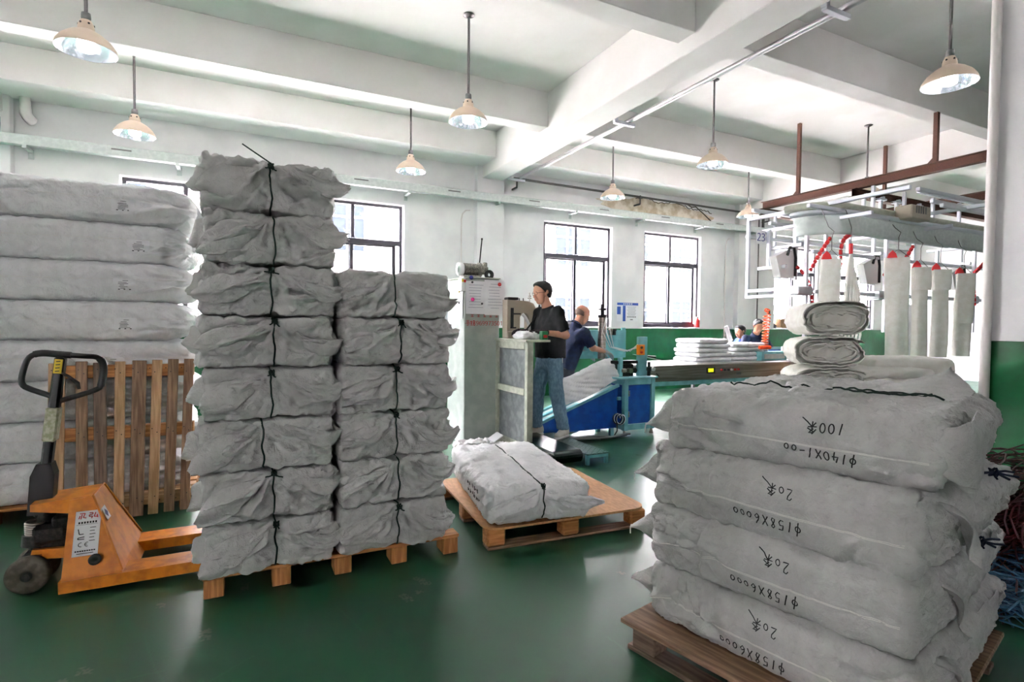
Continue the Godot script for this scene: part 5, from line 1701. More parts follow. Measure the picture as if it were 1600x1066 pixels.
	for s in [-1.0, 1.0]: part("side_rail", mb().box(Vector3(s * 0.166, 0.085, 0.0), Vector3(0.02, 0.07, 1.06), 0.003), M.cabedge, bc)
	for s in [-1.0, 1.0]: part("roller_hub", mb().cyl(Vector3(s * 0.157, 0.09, 0.58), Vector3(s * 0.18, 0.09, 0.58), 0.03), M.dark, bc)
	for s in [-1.0, 1.0]:
		for z in [-0.4, 0.4]: part("foot", mb().box(Vector3(s * 0.166, 0.026, z), Vector3(0.03, 0.052, 0.04), 0.003), M.cabedge, bc)
	# checker plate step
	var st := thing("step_platform", "low teal step of checker plate the man stands on", "platform", "", P(3.09, 0, 4.93))
	part("plate", mb().box(Vector3(0, 0.106, 0), Vector3(0.26, 0.012, 1.2), 0.002), M.checker, st)
	var dm := mb()
	for i in 7:
		for j in 34:
			dm.box(Vector3(-0.11 + i * 0.036, 0.1135, -0.575 + j * 0.035), Vector3(0.022, 0.003, 0.006), 0.001, Basis(Vector3.UP, 0.7 if (i + j) % 2 else -0.7))
	var tread := part("tread", dm, M.checker, st)
	tread.set_meta("kind", "stuff")
	for x in [-0.11, 0.11]:
		for z in [-0.57, 0.0, 0.57]: part("leg", mb().box(Vector3(x, 0.05, z), Vector3(0.035, 0.1, 0.035), 0.003), M.teal, st)
	part("apron", mb().box(Vector3(0, 0.085, 0.59), Vector3(0.24, 0.03, 0.012), 0.002), M.teal, st)
	# scraps by the column
	rng.seed = 15
	for k in 3:
		var s2 := {"h": Vector3([0.16, 0.11, 0.07][k], [0.05, 0.04, 0.03][k], 0.10), "r": 0.028, "off": Vector3(k * 7, 3, 1), "amp": 0.02, "swell": 0.0}
		add_folds(s2, 4, 0.018)
		single("cloth_scrap", sack(s2, 22, 10, 18), M.sack if k == 0 else M.fabric, ["crumpled grey cloth scrap on the floor before the column", "bunched cloth scrap beside the column foot", "small pale scrap by the table panel"][k], "cloth scrap", "", P([2.16, 2.36, 2.50][k], [0.05, 0.042, 0.032][k], [5.38, 5.45, 5.3][k]))
	single("paper_scrap", mb().box(Vector3.ZERO, Vector3(0.14, 0.012, 0.12), 0.002, Basis(Vector3(0.5, 0.3, 1).normalized(), 0.55)), M.paper, "torn white paper scrap on the heap before the column", "paper", "", P(2.47, 0.115, 5.40))

func cutter() -> void:
	var o := thing("cutting_machine", "teal and blue pneumatic cutting machine with orange switch box", "machine", "", P(4.42, 0, 5.65))
	for x in [-0.21, 0.21]:
		for z in [0.29, -0.29]:
			part("post", mb().box(Vector3(x, 0.38, z), Vector3(0.06, 0.64, 0.06), 0.004), M.teal, o)
			part("foot", mb().cyl(Vector3(x, 0.0, z), Vector3(x, 0.06, z), 0.03, 0.012, 10), M.steel, o)
	for y in [0.10, 0.66]:
		part("rail", mb().box(Vector3(0, y, 0.29), Vector3(0.36, 0.07, 0.05), 0.003), M.teal, o)
		part("rail", mb().box(Vector3(-0.21, y, 0), Vector3(0.05, 0.07, 0.52), 0.003), M.teal, o)
	part("door", mb().box(Vector3(0.0, 0.38, 0.292), Vector3(0.35, 0.48, 0.02), 0.003), M.blue, o)
	part("side_panel", mb().box(Vector3(-0.212, 0.38, 0), Vector3(0.02, 0.48, 0.52), 0.003), M.blue, o)
	part("side_panel", mb().box(Vector3(0.212, 0.38, 0), Vector3(0.02, 0.48, 0.52), 0.003), M.blue, o)
	for y in [0.26, 0.52]: part("hinge", mb().box(Vector3(-0.16, y, 0.305), Vector3(0.016, 0.07, 0.012), 0.002), M.steel, o)
	part("table_plate", mb().box(Vector3(-0.04, 0.71, 0), Vector3(0.62, 0.025, 0.68), 0.004), M.teal, o)
	part("column", mb().box(Vector3(0.14, 0.97, 0.17), Vector3(0.14, 0.50, 0.05), 0.005), M.teal, o)
	part("column", mb().box(Vector3(-0.24, 0.84, 0.22), Vector3(0.05, 0.24, 0.05), 0.004), M.teal, o)
	part("back_plate", mb().box(Vector3(-0.11, 1.11, -0.36), Vector3(0.80, 0.38, 0.03), 0.005), M.teal, o)
	part("cross_beam", mb().box(Vector3(-0.16, 0.97, -0.31), Vector3(0.72, 0.10, 0.06), 0.005), M.teal, o)
	for x in [-0.47, 0.25]: part("lug", mb().box(Vector3(x, 1.315, -0.36), Vector3(0.06, 0.03, 0.03), 0.003), M.teal, o)
	var cy := part("cylinder", mb().cyl(Vector3(-0.22, 0.92, -0.20), Vector3(-0.22, 1.46, -0.20), 0.052, -1.0, 20), M.steel, o)
	part("cylinder_cap", mb().cyl(Vector3(-0.22, 1.46, -0.20), Vector3(-0.22, 1.50, -0.20), 0.058, -1.0, 20).box(Vector3(-0.22, 1.57, -0.20), Vector3(0.09, 0.03, 0.07), 0.006).cyl(Vector3(-0.22, 1.50, -0.20), Vector3(-0.22, 1.64, -0.20), 0.024), M.castiron, cy)
	for k in 3:
		part("air_tube", mb().tube([Vector3(-0.20 + k * 0.02, 1.46, -0.14), Vector3(-0.28 + k * 0.06, 1.28, -0.10), Vector3(-0.18 + k * 0.03, 1.08, -0.08), Vector3(-0.05 + k * 0.05, 1.03, 0.05), Vector3(0.05, 1.08 + k * 0.02, 0.19)], 0.006, 6), M.white, o)
	for k in 2: part("valve", mb().cyl(Vector3(0.0 + k * 0.06, 1.23, -0.31), Vector3(0.0 + k * 0.06, 1.30, -0.31), 0.025).box(Vector3(0.0 + k * 0.06, 1.30, -0.31), Vector3(0.05, 0.03, 0.05), 0.005), M.castiron if k else M.steel, o)
	var sw := part("switch_box", mb().box(Vector3(0.075, 1.055, 0.225), Vector3(0.085, 0.13, 0.07), 0.006), M.oswitch, o)
	for y in [1.085, 1.025]: part("button", mb().cyl(Vector3(0.055, y, 0.26), Vector3(0.055, y, 0.275), 0.016), M.dark if y > 1.05 else M.red, sw)
	var cut := part("cutter_bed", mb().box(Vector3(-0.12, 0.80, 0.14), Vector3(0.20, 0.15, 0.14), 0.006).box(Vector3(-0.13, 0.90, 0.16), Vector3(0.34, 0.04, 0.12), 0.004), M.castiron, o)
	part("clamp", mb().cyl(Vector3(-0.12, 0.80, 0.22), Vector3(-0.12, 0.80, 0.29), 0.03).box(Vector3(-0.20, 0.80, 0.24), Vector3(0.07, 0.05, 0.05), 0.01), M.steel, cut)
	part("knob", mb().cyl(Vector3(-0.06, 0.80, 0.24), Vector3(-0.06, 0.80, 0.29), 0.032), M.black, cut)
	var ar := part("air_regulator", mb().box(Vector3(0.20, 0.81, 0.24), Vector3(0.05, 0.05, 0.05), 0.006).cyl(Vector3(0.20, 0.83, 0.24), Vector3(0.20, 0.90, 0.24), 0.02).cyl(Vector3(0.20, 0.72, 0.24), Vector3(0.20, 0.79, 0.24), 0.024), M.black, o)
	part("gauge", mb().cyl(Vector3(0.245, 0.81, 0.26), Vector3(0.245, 0.81, 0.285), 0.027), M.white, ar)
	part("grip", mb().tube([Vector3(0.21, 0.97, 0.20), Vector3(0.25, 0.965, 0.22), Vector3(0.31, 0.96, 0.24)], 0.014, 8), M.black, o)
	# incline trough on the left
	var ic := thing("incline_trough", "blue sloping trough with teal rails feeding the cutting machine", "conveyor", "", P(0, 0, 5.56))
	part("side_panel", mb().prism([Vector2(2.98, 0.10), Vector2(4.10, 0.10), Vector2(4.12, 0.60), Vector2(2.98, 0.20)], -0.01, 0.01, Transform3D(Basis(), Vector3(0, 0, 0.16))), M.blue, ic)
	part("side_panel", mb().prism([Vector2(2.98, 0.10), Vector2(4.10, 0.10), Vector2(4.12, 0.60), Vector2(2.98, 0.20)], -0.01, 0.01, Transform3D(Basis(), Vector3(0, 0, -0.16))), M.blue, ic)
	for z in [0.165, 0.0, -0.165]: part("rail", mb().bar(Vector3(2.95, 0.205, z), Vector3(4.13, 0.625, z), 0.05, 0.035, 0.004), M.teal, ic)
	part("chute", mb().bar(Vector3(2.95, 0.19, 0), Vector3(4.13, 0.61, 0), 0.32, 0.015, 0.002), M.galv, ic)
	for x in [3.05, 4.05]:
		for z in [0.14, -0.14]: part("leg", mb().box(Vector3(x, 0.05, z), Vector3(0.05, 0.1, 0.05), 0.004), M.teal, ic)
	part("bracket", mb().box(Vector3(4.13, 0.46, 0.18), Vector3(0.05, 0.04, 0.03), 0.004), M.teal, ic)
	# white sheet from the cutter down over the trough
	var g := []
	for i in 31:
		var s := i / 30.0
		var row := []
		for j in 25:
			var t := j / 24.0
			var u := lerpf(4.16, 3.30, s)
			var ytop := lerpf(0.945, 0.72, smoothstep(0.1, 1.0, s)) - 0.05 * sin(PI * s)
			var ybot := 0.645 - (4.13 - u) * 0.356 + 0.02
			if s < 0.25: ybot = lerpf(0.70, ybot, s / 0.25)
			var y := lerpf(ytop, ybot, t)
			var w := 5.62 - 0.20 * pow(t, 0.7) - 0.03 * sin(s * 9.0 + t * 2.0) * t
			var fold := (absf(nz.get_noise_2d(s * 3.0 + t * 2.2, t * 0.6 - s * 0.8)) - 0.2) * 0.055
			row.append(P(u + 0.03 * t * sin(s * 5.0), y, w + fold))
		g.append(row)
	var m := mb()
	sheet(m, g, 0.003)
	single("fabric_sheet", m, M.fabric, "white fabric sheet draped from the cutter over the blue trough", "fabric")
	# hoses under the machine
	var hz := thing("floor_hose", "dark hoses lying on the floor below the blue trough", "hose", "", P(3.7, 0, 5.3))
	for k in 3:
		var pts := []
		for i in 20: pts.append(Vector3(-0.55 + i * 0.055, 0.02 + 0.012 * k, 0.04 * sin(i * 0.5 + k) + 0.05 * k))
		part("hose", mb().tube(pts, 0.014, 8), M.black if k < 2 else M.grey, hz)
	var coil := thing("cable_coil", "coiled black and white cable beside the cutting machine", "cable", "", P(4.07, 0.22, 5.33))
	for k in 2:
		var pts := []
		for i in 30: pts.append(Vector3(0.055 * cos(i * 0.5) + 0.01 * k, 0.06 * sin(i * 0.5), 0.004 * i - 0.03))
		part("cable", mb().tube(pts, 0.008, 6), M.black if k == 0 else M.white, coil)
	part("lead", mb().tube([Vector3(0, -0.06, 0), Vector3(-0.02, -0.14, 0.03), Vector3(-0.1, -0.205, 0.06), Vector3(-0.3, -0.207, 0.1)], 0.008, 6), M.black, coil)

func folded(called: String, label: String, at: Vector3, h: Vector3, sd: int, group: String, m: Material, turn := 0.0, n := 26) -> void:
	rng.seed = sd
	var S := {"h": h, "r": minf(h.y * 0.9, 0.045), "off": Vector3(R(0, 60), R(0, 60), R(0, 60)), "amp": 0.008, "swell": 0.006}
	add_folds(S, 3, 0.007)
	var o := single(called, sack(S, n, 8, n / 2), m, label, "folded cloth", group, at)
	o.rotation.y = turn

func long_table() -> void:
	var o := thing("heat_sealing_table", "long stainless steel sealing bench with yellow display and knobs", "workbench", "", P(6.4, 0, 5.95))
	part("front_panel", mb().box(Vector3(0.0, 0.69, 0.12), Vector3(2.95, 0.215, 0.03), 0.004), M.steel, o)
	part("bench_top", mb().box(Vector3(0, 0.80, 0.0), Vector3(2.95, 0.012, 0.27), 0.002), M.steel, o)
	part("underframe", mb().box(Vector3(0, 0.55, 0.0), Vector3(2.95, 0.06, 0.25), 0.004), M.teal, o)
	for x in [-1.4, 0.0, 1.4]: part("leg", mb().box(Vector3(x, 0.26, 0), Vector3(0.06, 0.52, 0.2), 0.004), M.teal, o)
	part("display_frame", mb().box(Vector3(-0.28, 0.715, 0.139), Vector3(0.17, 0.085, 0.01), 0.003), M.dark, o)
	part("display", mb().box(Vector3(-0.285, 0.718, 0.145), Vector3(0.10, 0.05, 0.004), 0.0), M.display, o)
	for k in 6: part("knob", mb().cyl(Vector3(-0.07 + k * 0.07, 0.715, 0.136), Vector3(-0.07 + k * 0.07, 0.715, 0.16), 0.018, 0.014, 10), [M.red, M.dark, M.dark, M.white, M.red, M.red][k], o)
	part("plate", mb().box(Vector3(0.30, 0.655, 0.137), Vector3(0.10, 0.04, 0.004), 0.0), M.grey, o)
	for x in [-1.28, 1.38]: part("latch", mb().box(Vector3(x, 0.68, 0.138), Vector3(0.07, 0.012, 0.01), 0.002, Basis(Vector3.BACK, -0.7)), M.dark, o)
	var t := thing("work_table", "long white topped work table behind the steel bench", "table", "", P(6.70, 0, 6.46))
	part("top", mb().box(Vector3(0, 0.785, 0), Vector3(3.8, 0.03, 0.68), 0.004), M.laminate, t)
	part("apron", mb().box(Vector3(0, 0.73, 0.325), Vector3(3.8, 0.08, 0.02), 0.003), M.steel, t)
	for x in [-1.75, 0.0, 1.75]:
		for z in [-0.28, 0.28]: part("leg", mb().box(Vector3(x, 0.385, z), Vector3(0.05, 0.77, 0.05), 0.004), M.grey, t)
	var lv := ["bottom", "second", "middle", "fourth", "top"]
	for k in 5:
		var hh := 0.036
		folded("folded_bag", "folded white filter bag, %s of the taller pile on the work table" % lv[k], P(6.64 + [0, 0.02, -0.02, 0.015, -0.01][k], 0.801 + hh + k * hh * 2.0, 6.50), Vector3(0.37 - 0.012 * k, hh, 0.27), 500 + k, "folded bags on the work table", M.fabric, 0.03 * (k % 3 - 1))
	for k in 4:
		var hh := 0.036
		folded("folded_bag", "folded white filter bag, %s of the lower pile before the navy worker" % ["bottom", "second", "third", "top"][k], P(7.48 + [0, -0.02, 0.02, 0.03][k], 0.801 + hh + k * hh * 2.0, 6.52), Vector3(0.38, hh, 0.26), 520 + k, "folded bags on the work table", M.fabric, 0.04 * (k % 3 - 1))
	var rb := mb()
	flap(rb, [P(7.66, 1.10, 6.83), P(7.60, 1.22, 6.83), P(7.53, 1.36, 6.83)], [0.05, 0.055, 0.045], 0.022, Vector3.RIGHT, 3.0, 0.004)
	single("rolled_bag", rb, M.fabric, "white rolled bag held upright by the far worker", "bag")
	# straps that run from the cutter to the bench
	for k in 2:
		single("white_strap", mb().bar(P(4.62, 0.98 - 0.10 * k, 5.72), P(5.55 + 0.2 * k, 0.815, 5.88), 0.035, 0.004, 0.001), M.white, ["white strap running from the cutter head down to the bench", "lower white strap between cutter and bench"][k], "strap")
	# blue-green sealing head with the orange hose
	var h := thing("sealing_head", "light blue sealing head standing on the work table", "machine", "", P(7.98, 0.80, 6.30))
	part("base", mb().box(Vector3(-0.05, 0.075, 0.05), Vector3(0.62, 0.15, 0.18), 0.006), M.teal, h)
	part("back_plate", mb().box(Vector3(0.02, 0.155, -0.06), Vector3(1.1, 0.12, 0.03), 0.004), M.teal, h)
	part("blue_band", mb().box(Vector3(0.02, 0.15, -0.04), Vector3(1.04, 0.05, 0.012), 0.002), M.blue, h)
	for x in [-0.32, 0.2]: part("roller", mb().cyl(Vector3(x, 0.155, 0.10), Vector3(x, 0.23, 0.10), 0.03, 0.022, 12), M.white, h)
	for x in [-0.12, 0.45]: part("valve", mb().cyl(Vector3(x, 0.15, 0.0), Vector3(x, 0.30, 0.0), 0.012).cyl(Vector3(x, 0.27, 0.0), Vector3(x, 0.31, 0.0), 0.028), M.steel, h)
	part("air_tube", mb().tube([Vector3(0.45, 0.27, 0.02), Vector3(0.56, 0.25, 0.05), Vector3(0.66, 0.12, 0.08), Vector3(0.68, 0.02, 0.1)], 0.012, 6), M.white, h)
	part("front_grille", mb().box(Vector3(-0.05, 0.07, 0.145), Vector3(0.5, 0.08, 0.01), 0.002), M.galv, h)
	var ho := thing("air_hose", "orange spiral air hose hanging over the sealing head", "hose", "", P(7.86, 1.02, 6.28))
	var pts := []
	for k in 200: pts.append(Vector3(-0.03 + 0.05 * cos(k * 0.36) * (1.0 if k < 150 else 1.2) + 0.05 * k / 200.0, 0.0 + 0.56 * pow(k / 200.0, 1.15), 0.05 * sin(k * 0.36)))
	part("spiral", mb().tube(pts, 0.009, 6), M.hose, ho)
	var pts2 := []
	for k in 90: pts2.append(Vector3(-0.28 + 0.003 * k, 0.0 + 0.025 * cos(k * 0.7), 0.10 + 0.028 * sin(k * 0.7)))
	part("lying_coils", mb().tube(pts2, 0.009, 6), M.hose, ho)
	var pts3 := []
	for k in 24: pts3.append(Vector3(0.03 + 0.05 * cos(k * 0.52), 0.60 + 0.03 * sin(k * 0.52) + 0.001 * k, 0.02 * sin(k * 0.3)))
	part("top_loops", mb().tube(pts3, 0.009, 6), M.hose, ho)
	part("coupling", mb().cyl(Vector3(0.06, 0.55, 0), Vector3(0.06, 0.61, 0), 0.02), M.dark, ho)
	part("pole", mb().cyl(Vector3(0.04, -0.1, 0), Vector3(0.06, 0.56, 0), 0.014), M.white, ho)
	# standing fan
	var f := thing("standing_fan", "thin wire standing fan between the two far workers", "fan", "", P(9.27, 0, 8.35))
	part("base", mb().lathe([Vector2(0, 0.03), Vector2(0.06, 0.03), Vector2(0.18, 0.01), Vector2(0.19, 0)], 20), M.grey, f)
	part("pole", mb().cyl(Vector3(0, 0.02, 0), Vector3(0, 1.0, -0.03), 0.012), M.grey, f)
	var cg := mb()
	for r in [0.06, 0.11, 0.16, 0.21]:
		for z in [0.03, -0.05]:
			var ring := []
			for k in 28: ring.append(Vector3(r * cos(TAU * k / 28), 1.06 + r * sin(TAU * k / 28), z if r < 0.2 else 0.0))
			cg.tube(ring, 0.002, 4, true)
	for k in 14:
		var a := TAU * k / 14
		cg.tube([Vector3(0, 1.06, 0.035), Vector3(0.11 * cos(a), 1.06 + 0.11 * sin(a), 0.03), Vector3(0.21 * cos(a), 1.06 + 0.21 * sin(a), 0)], 0.0018, 4)
	part("cage", cg, M.grey, f)
	for k in 3:
		var a := TAU * k / 3
		part("blade", mb().box(Vector3(0.09 * cos(a), 1.06 + 0.09 * sin(a), 0.0), Vector3(0.13, 0.08, 0.004), 0.001, Basis(Vector3.BACK, a) * Basis(Vector3.RIGHT, 0.4)), M.grey, f)
	part("motor", mb().cyl(Vector3(0, 1.06, -0.12), Vector3(0, 1.06, -0.02), 0.05, 0.04), M.grey, f)

func wall_things() -> void:
	# galvanised cable tray on brackets
	var o := thing("cable_tray", "galvanised steel cable tray running along the window wall", "cable tray", "", P(0, 3.53, 8.80))
	part("channel", mb().box(Vector3(4, 0.065, 0), Vector3(25.6, 0.13, 0.10), 0.004), M.galv, o)
	for k in 14:
		var x := -7.3 + k * 1.62
		part("bracket", mb().box(Vector3(x, -0.02, -0.06), Vector3(0.045, 0.04, 0.24), 0.003).box(Vector3(x, -0.055, -0.185), Vector3(0.06, 0.12, 0.012), 0.002), M.galv, o)
	for k in 10: part("slot_row", mb().box(Vector3(-3.0 + k * 1.55, 0.085, 0.0505), Vector3(0.22, 0.02, 0.002), 0.0), M.grey, o)
	# pipes
	var p := thing("steel_pipe", "long steel pipe hung beside the main ceiling beam", "pipe", "", P(4.46, 4.0, 5.0))
	part("pipe", mb().cyl(Vector3(0, 0, -3.75), Vector3(0, 0, 5.4), 0.028, -1.0, 14), M.pipe, p)
	for w in [8.75, 5.68, 2.9]:
		var br := mb()
		br.box(P(-0.22, 0.03, w - 5.0), Vector3(0.05, 0.16, 0.05), 0.003)
		br.box(P(-0.08, -0.05, w - 5.0), Vector3(0.32, 0.04, 0.05), 0.003)
		part("bracket", br, M.alu, p)
	part("coupling", mb().cyl(P(0, 0, 2.1), P(0, 0, 2.0), 0.033, -1.0, 14), M.pipe, p)
	var q := thing("wall_pipe", "thin dull pipe on wall brackets above the cable tray", "pipe", "", P(0, 3.97, 8.80))
	part("pipe", mb().cyl(Vector3(4.35, 0.02, 0), Vector3(13.5, -0.03, 0), 0.022, -1.0, 12), M.rod, q)
	for x in [4.4, 7.2, 11.0]: part("bracket", mb().bar(Vector3(x, -0.14, -0.17), Vector3(x, -0.14, 0.02), 0.03, 0.03).bar(Vector3(x, -0.14, 0.02), Vector3(x, 0.03, 0.02), 0.03, 0.02), M.rod, q)
	for x in [10.72, 10.86]: single("conduit", mb().cyl(P(x, 1.0 if x < 10.8 else 3.4, 8.82), P(x, 3.98, 8.82), 0.014 if x < 10.8 else 0.03, -1.0, 10), M.rod, "dark vertical conduit on the pillar behind the far workers" if x < 10.8 else "short thick conduit above the cable tray end", "conduit")
	for x in [3.42, 9.85]:
		var c := thing("wall_conduit", "thin white conduit bending off the wall left of the main pillar" if x < 5 else "thin white conduit on the wall right of the red extinguisher", "conduit", "", P(x, 0, 8.985))
		part("tube", mb().tube([Vector3(0, 0.9, 0), Vector3(0, 3.2, 0), Vector3(0.02, 3.3, 0.0), Vector3(0.08, 3.36, 0.0), Vector3(0.16, 3.37, 0.0)], 0.012, 8), M.pvc, c)
	# drain elbow at the left
	var el := thing("drain_elbow", "old white drain pipe elbow coming out of the wall top", "pipe", "", P(-2.46, 4.15, 8.88))
	part("pipe", mb().cyl(Vector3(0, 0, 0), Vector3(0, -0.16, 0), 0.055, -1.0, 16), M.pvc, el)
	part("elbow", mb().tube([Vector3(0, -0.13, 0), Vector3(0, -0.19, 0.0), Vector3(0.02, -0.235, -0.02), Vector3(0.04, -0.26, -0.08)], 0.062, 14), M.pvc, el)
	single("junction_box", mb().box(Vector3.ZERO, Vector3(0.22, 0.28, 0.12), 0.006), M.galv, "grey junction box on the pillar beside the drain elbow", "box", "", P(-2.80, 3.73, 8.80))
	# patch of bare plaster with a crack
	var pt := Node3D.new()
	pt.name = "plaster_patch"
	get_node("wall_back").add_child(pt)
	pt.position = P(7.9, 3.80, 8.998)
	pt.set_meta("label", "stained bare plaster patch with a dark crack")
	var pg := []
	for k in 26:
		var a := TAU * k / 26
		pg.append(Vector2(1.55 * cos(a) * (1.0 + 0.12 * sin(k * 2.7)), 0.20 * sin(a) * (1.0 + 0.25 * sin(k * 4.1)) - 0.04 * cos(a)))
	part("patch", mb().prism(pg, -0.002, 0.003), M.patch, pt)
	var ck := []
	rng.seed = 8
	for k in 40: ck.append(Vector3(-0.65 + k * 0.055, 0.19 + 0.03 * sin(k * 0.4) + R(-0.02, 0.02) - (0.007 * maxf(0, k - 24)), 0.002))
	part("crack", mb().tube(ck, 0.014, 5, false, true, 0.6), M.crack, pt)
	part("crack", mb().tube([Vector3(0.75, 0.22, 0.002), Vector3(0.9, 0.17, 0.002), Vector3(1.02, 0.19, 0.002), Vector3(1.25, 0.06, 0.002), Vector3(1.48, -0.08, 0.002)], 0.014, 5), M.crack, pt)
	# blue notice
	var nt := thing("wall_notice", "white notice with blue header and blue column between two windows", "notice", "", P(7.09, 1.64, 8.99))
	part("sheet", mb().box(Vector3.ZERO, Vector3(0.54, 0.38, 0.006), 0.001), M.paper, nt)
	part("header", mb().box(Vector3(0, 0.165, 0.004), Vector3(0.54, 0.05, 0.003), 0.0), M.notice, nt)
	part("blue_column", mb().box(Vector3(-0.09, -0.03, 0.004), Vector3(0.07, 0.32, 0.003), 0.0).box(Vector3(-0.225, 0.03, 0.004), Vector3(0.09, 0.16, 0.003), 0.0), M.notice, nt)
	var hd := mb()
	for k in 5: hd.box(Vector3(-0.10 + k * 0.05, 0.166, 0.006), Vector3(0.026, 0.026, 0.002), 0.0)
	part("header_lettering", hd, M.white, nt)
	var ln := mb()
	for k in 9: ln.box(Vector3(0.10, 0.11 - k * 0.022, 0.0045), Vector3(0.24 - 0.03 * (k % 3), 0.005, 0.001), 0.0)
	for k in 6: ln.box(Vector3(0.0 + k * 0.04, -0.10, 0.0045), Vector3(0.024, 0.028, 0.001), 0.0)
	ln.box(Vector3(0.1, -0.155, 0.0045), Vector3(0.07, 0.02, 0.001), 0.0)
	var lp := part("print", ln, M.grey, nt)
	lp.set_meta("kind", "stuff")
	var ex := thing("fire_extinguisher", "small red extinguisher standing at the window corner", "extinguisher", "", P(8.98, 1.335, 8.955))
	part("bottle", mb().lathe([Vector2(0, 0), Vector2(0.055, 0), Vector2(0.06, 0.01), Vector2(0.06, 0.15), Vector2(0.03, 0.19), Vector2(0.02, 0.2), Vector2(0, 0.2)], 18), M.red, ex)
	part("valve", mb().box(Vector3(0, 0.215, 0), Vector3(0.03, 0.03, 0.05), 0.004), M.dark, ex)
	for k in 2: single("cardboard_box", mb().box(Vector3.ZERO, Vector3(0.30, 0.22, 0.16), 0.004), M.card, ["brown cardboard box on the window sill behind the navy worker", "second cardboard box on the sill farther along"][k], "box", "", P([11.85, 12.25][k], 1.336 + 0.11, 9.02))

# an H beam lying along d
func hbeam(m: MB, a: Vector3, b: Vector3, wd := 0.10, ht := 0.12) -> void:
	m.bar(a + Vector3(0, ht / 2 - 0.005, 0), b + Vector3(0, ht / 2 - 0.005, 0), wd, 0.010, 0.001)
	m.bar(a - Vector3(0, ht / 2 - 0.005, 0), b - Vector3(0, ht / 2 - 0.005, 0), wd, 0.010, 0.001)
	m.bar(a, b, 0.008, ht - 0.02, 0.001)

# aluminium profile with a groove on each side
func profile(m: MB, a: Vector3, b: Vector3, s := 0.045) -> void:
	m.bar(a, b, s, s, 0.006)

func chain(o: Node3D, pts: Array, n: int) -> void:
	var c := Curve3D.new()
	for i in pts.size():
		var tn: Vector3 = (pts[mini(i + 1, pts.size() - 1)] - pts[maxi(i - 1, 0)]) * 0.18
		c.add_point(pts[i], -tn, tn)
	var len := c.get_baked_length()
	var m := mb()
	for i in n:
		var a := c.sample_baked(len * i / n, true)
		var b := c.sample_baked(len * (i + 0.82) / n, true)
		m.bar(a, b, 0.045, 0.03, 0.005, Vector3(0.3, 0.2, 1))
	var link := part("drag_chain", m, M.redchain, o, "red plastic drag chain")
	link.set_meta("kind", "stuff")

func hanging_bag(label: String, top: Vector3, w: float, len: float, fold: float, sd: float, turn := 0.0) -> void:
	var o := thing("hanging_bag", label, "filter bag", "filter bags on the overhead conveyor", top, turn)
	var body := func(l: float, z: float, w0: float, ph: float) -> MB:
		var g := []
		for i in 25:
			var s := i / 24.0
			var row := []
			for j in 20:
				var a := TAU * j / 20
				var tw := 0.10 * sin(s * 2.0 + ph)
				var x := cos(a) * w0 * 0.5 * (1.0 + 0.05 * sin(s * 5.0 + ph))
				var q := sin(a) * (0.022 + 0.010 * sin(s * 3.0 + ph)) + 0.010 * sin(x * 40.0 + ph) * s
				row.append(Vector3(x * cos(tw) - 0.012 * sin(s * 3.1 + ph), -s * l, z + q + x * sin(tw)))
			g.append(row)
		var m := mb()
		m.grid(g, true, false)
		m.fan(Vector3(0, 0, z), g[0], true)
		m.fan(Vector3(0, -l, z), g[24], false)
		return m
	part("cloth", body.call(len, 0.0, w, sd), M.felt, o)
	if fold > 0.0: part("folded_end", body.call(fold, 0.052, w * 1.08, sd + 1.0), M.felt, o)
	var hk := mb()
	var hw := w * 0.5
	hk.tube([Vector3(-hw, -0.01, 0.0), Vector3(0, 0.10, 0.0), Vector3(hw, -0.01, 0.0)], 0.004, 6)
	var up := P(0, 2.71, 3.96) - P(0, top.y, -top.z)
	var bk := o.basis.inverse() * Vector3(0, 0, up.z)
	hk.tube([Vector3(0, 0.10, 0.0), Vector3(0, 0.24, 0.0), Vector3(0.02, 0.30, 0.0), Vector3(0, 0.36, 0) + bk * 0.3, Vector3(0, up.y, 0) + bk], 0.004, 6)
	part("hanger", hk, M.rod, o)
	part("clip", mb().prism([Vector2(-0.05, 0.0), Vector2(0.05, 0.0), Vector2(0.035, 0.05), Vector2(0, 0.09), Vector2(-0.035, 0.05)], -0.012, 0.012, Transform3D(Basis(), Vector3(-hw * 0.55, -0.005, 0.03))), M.redchain, o)

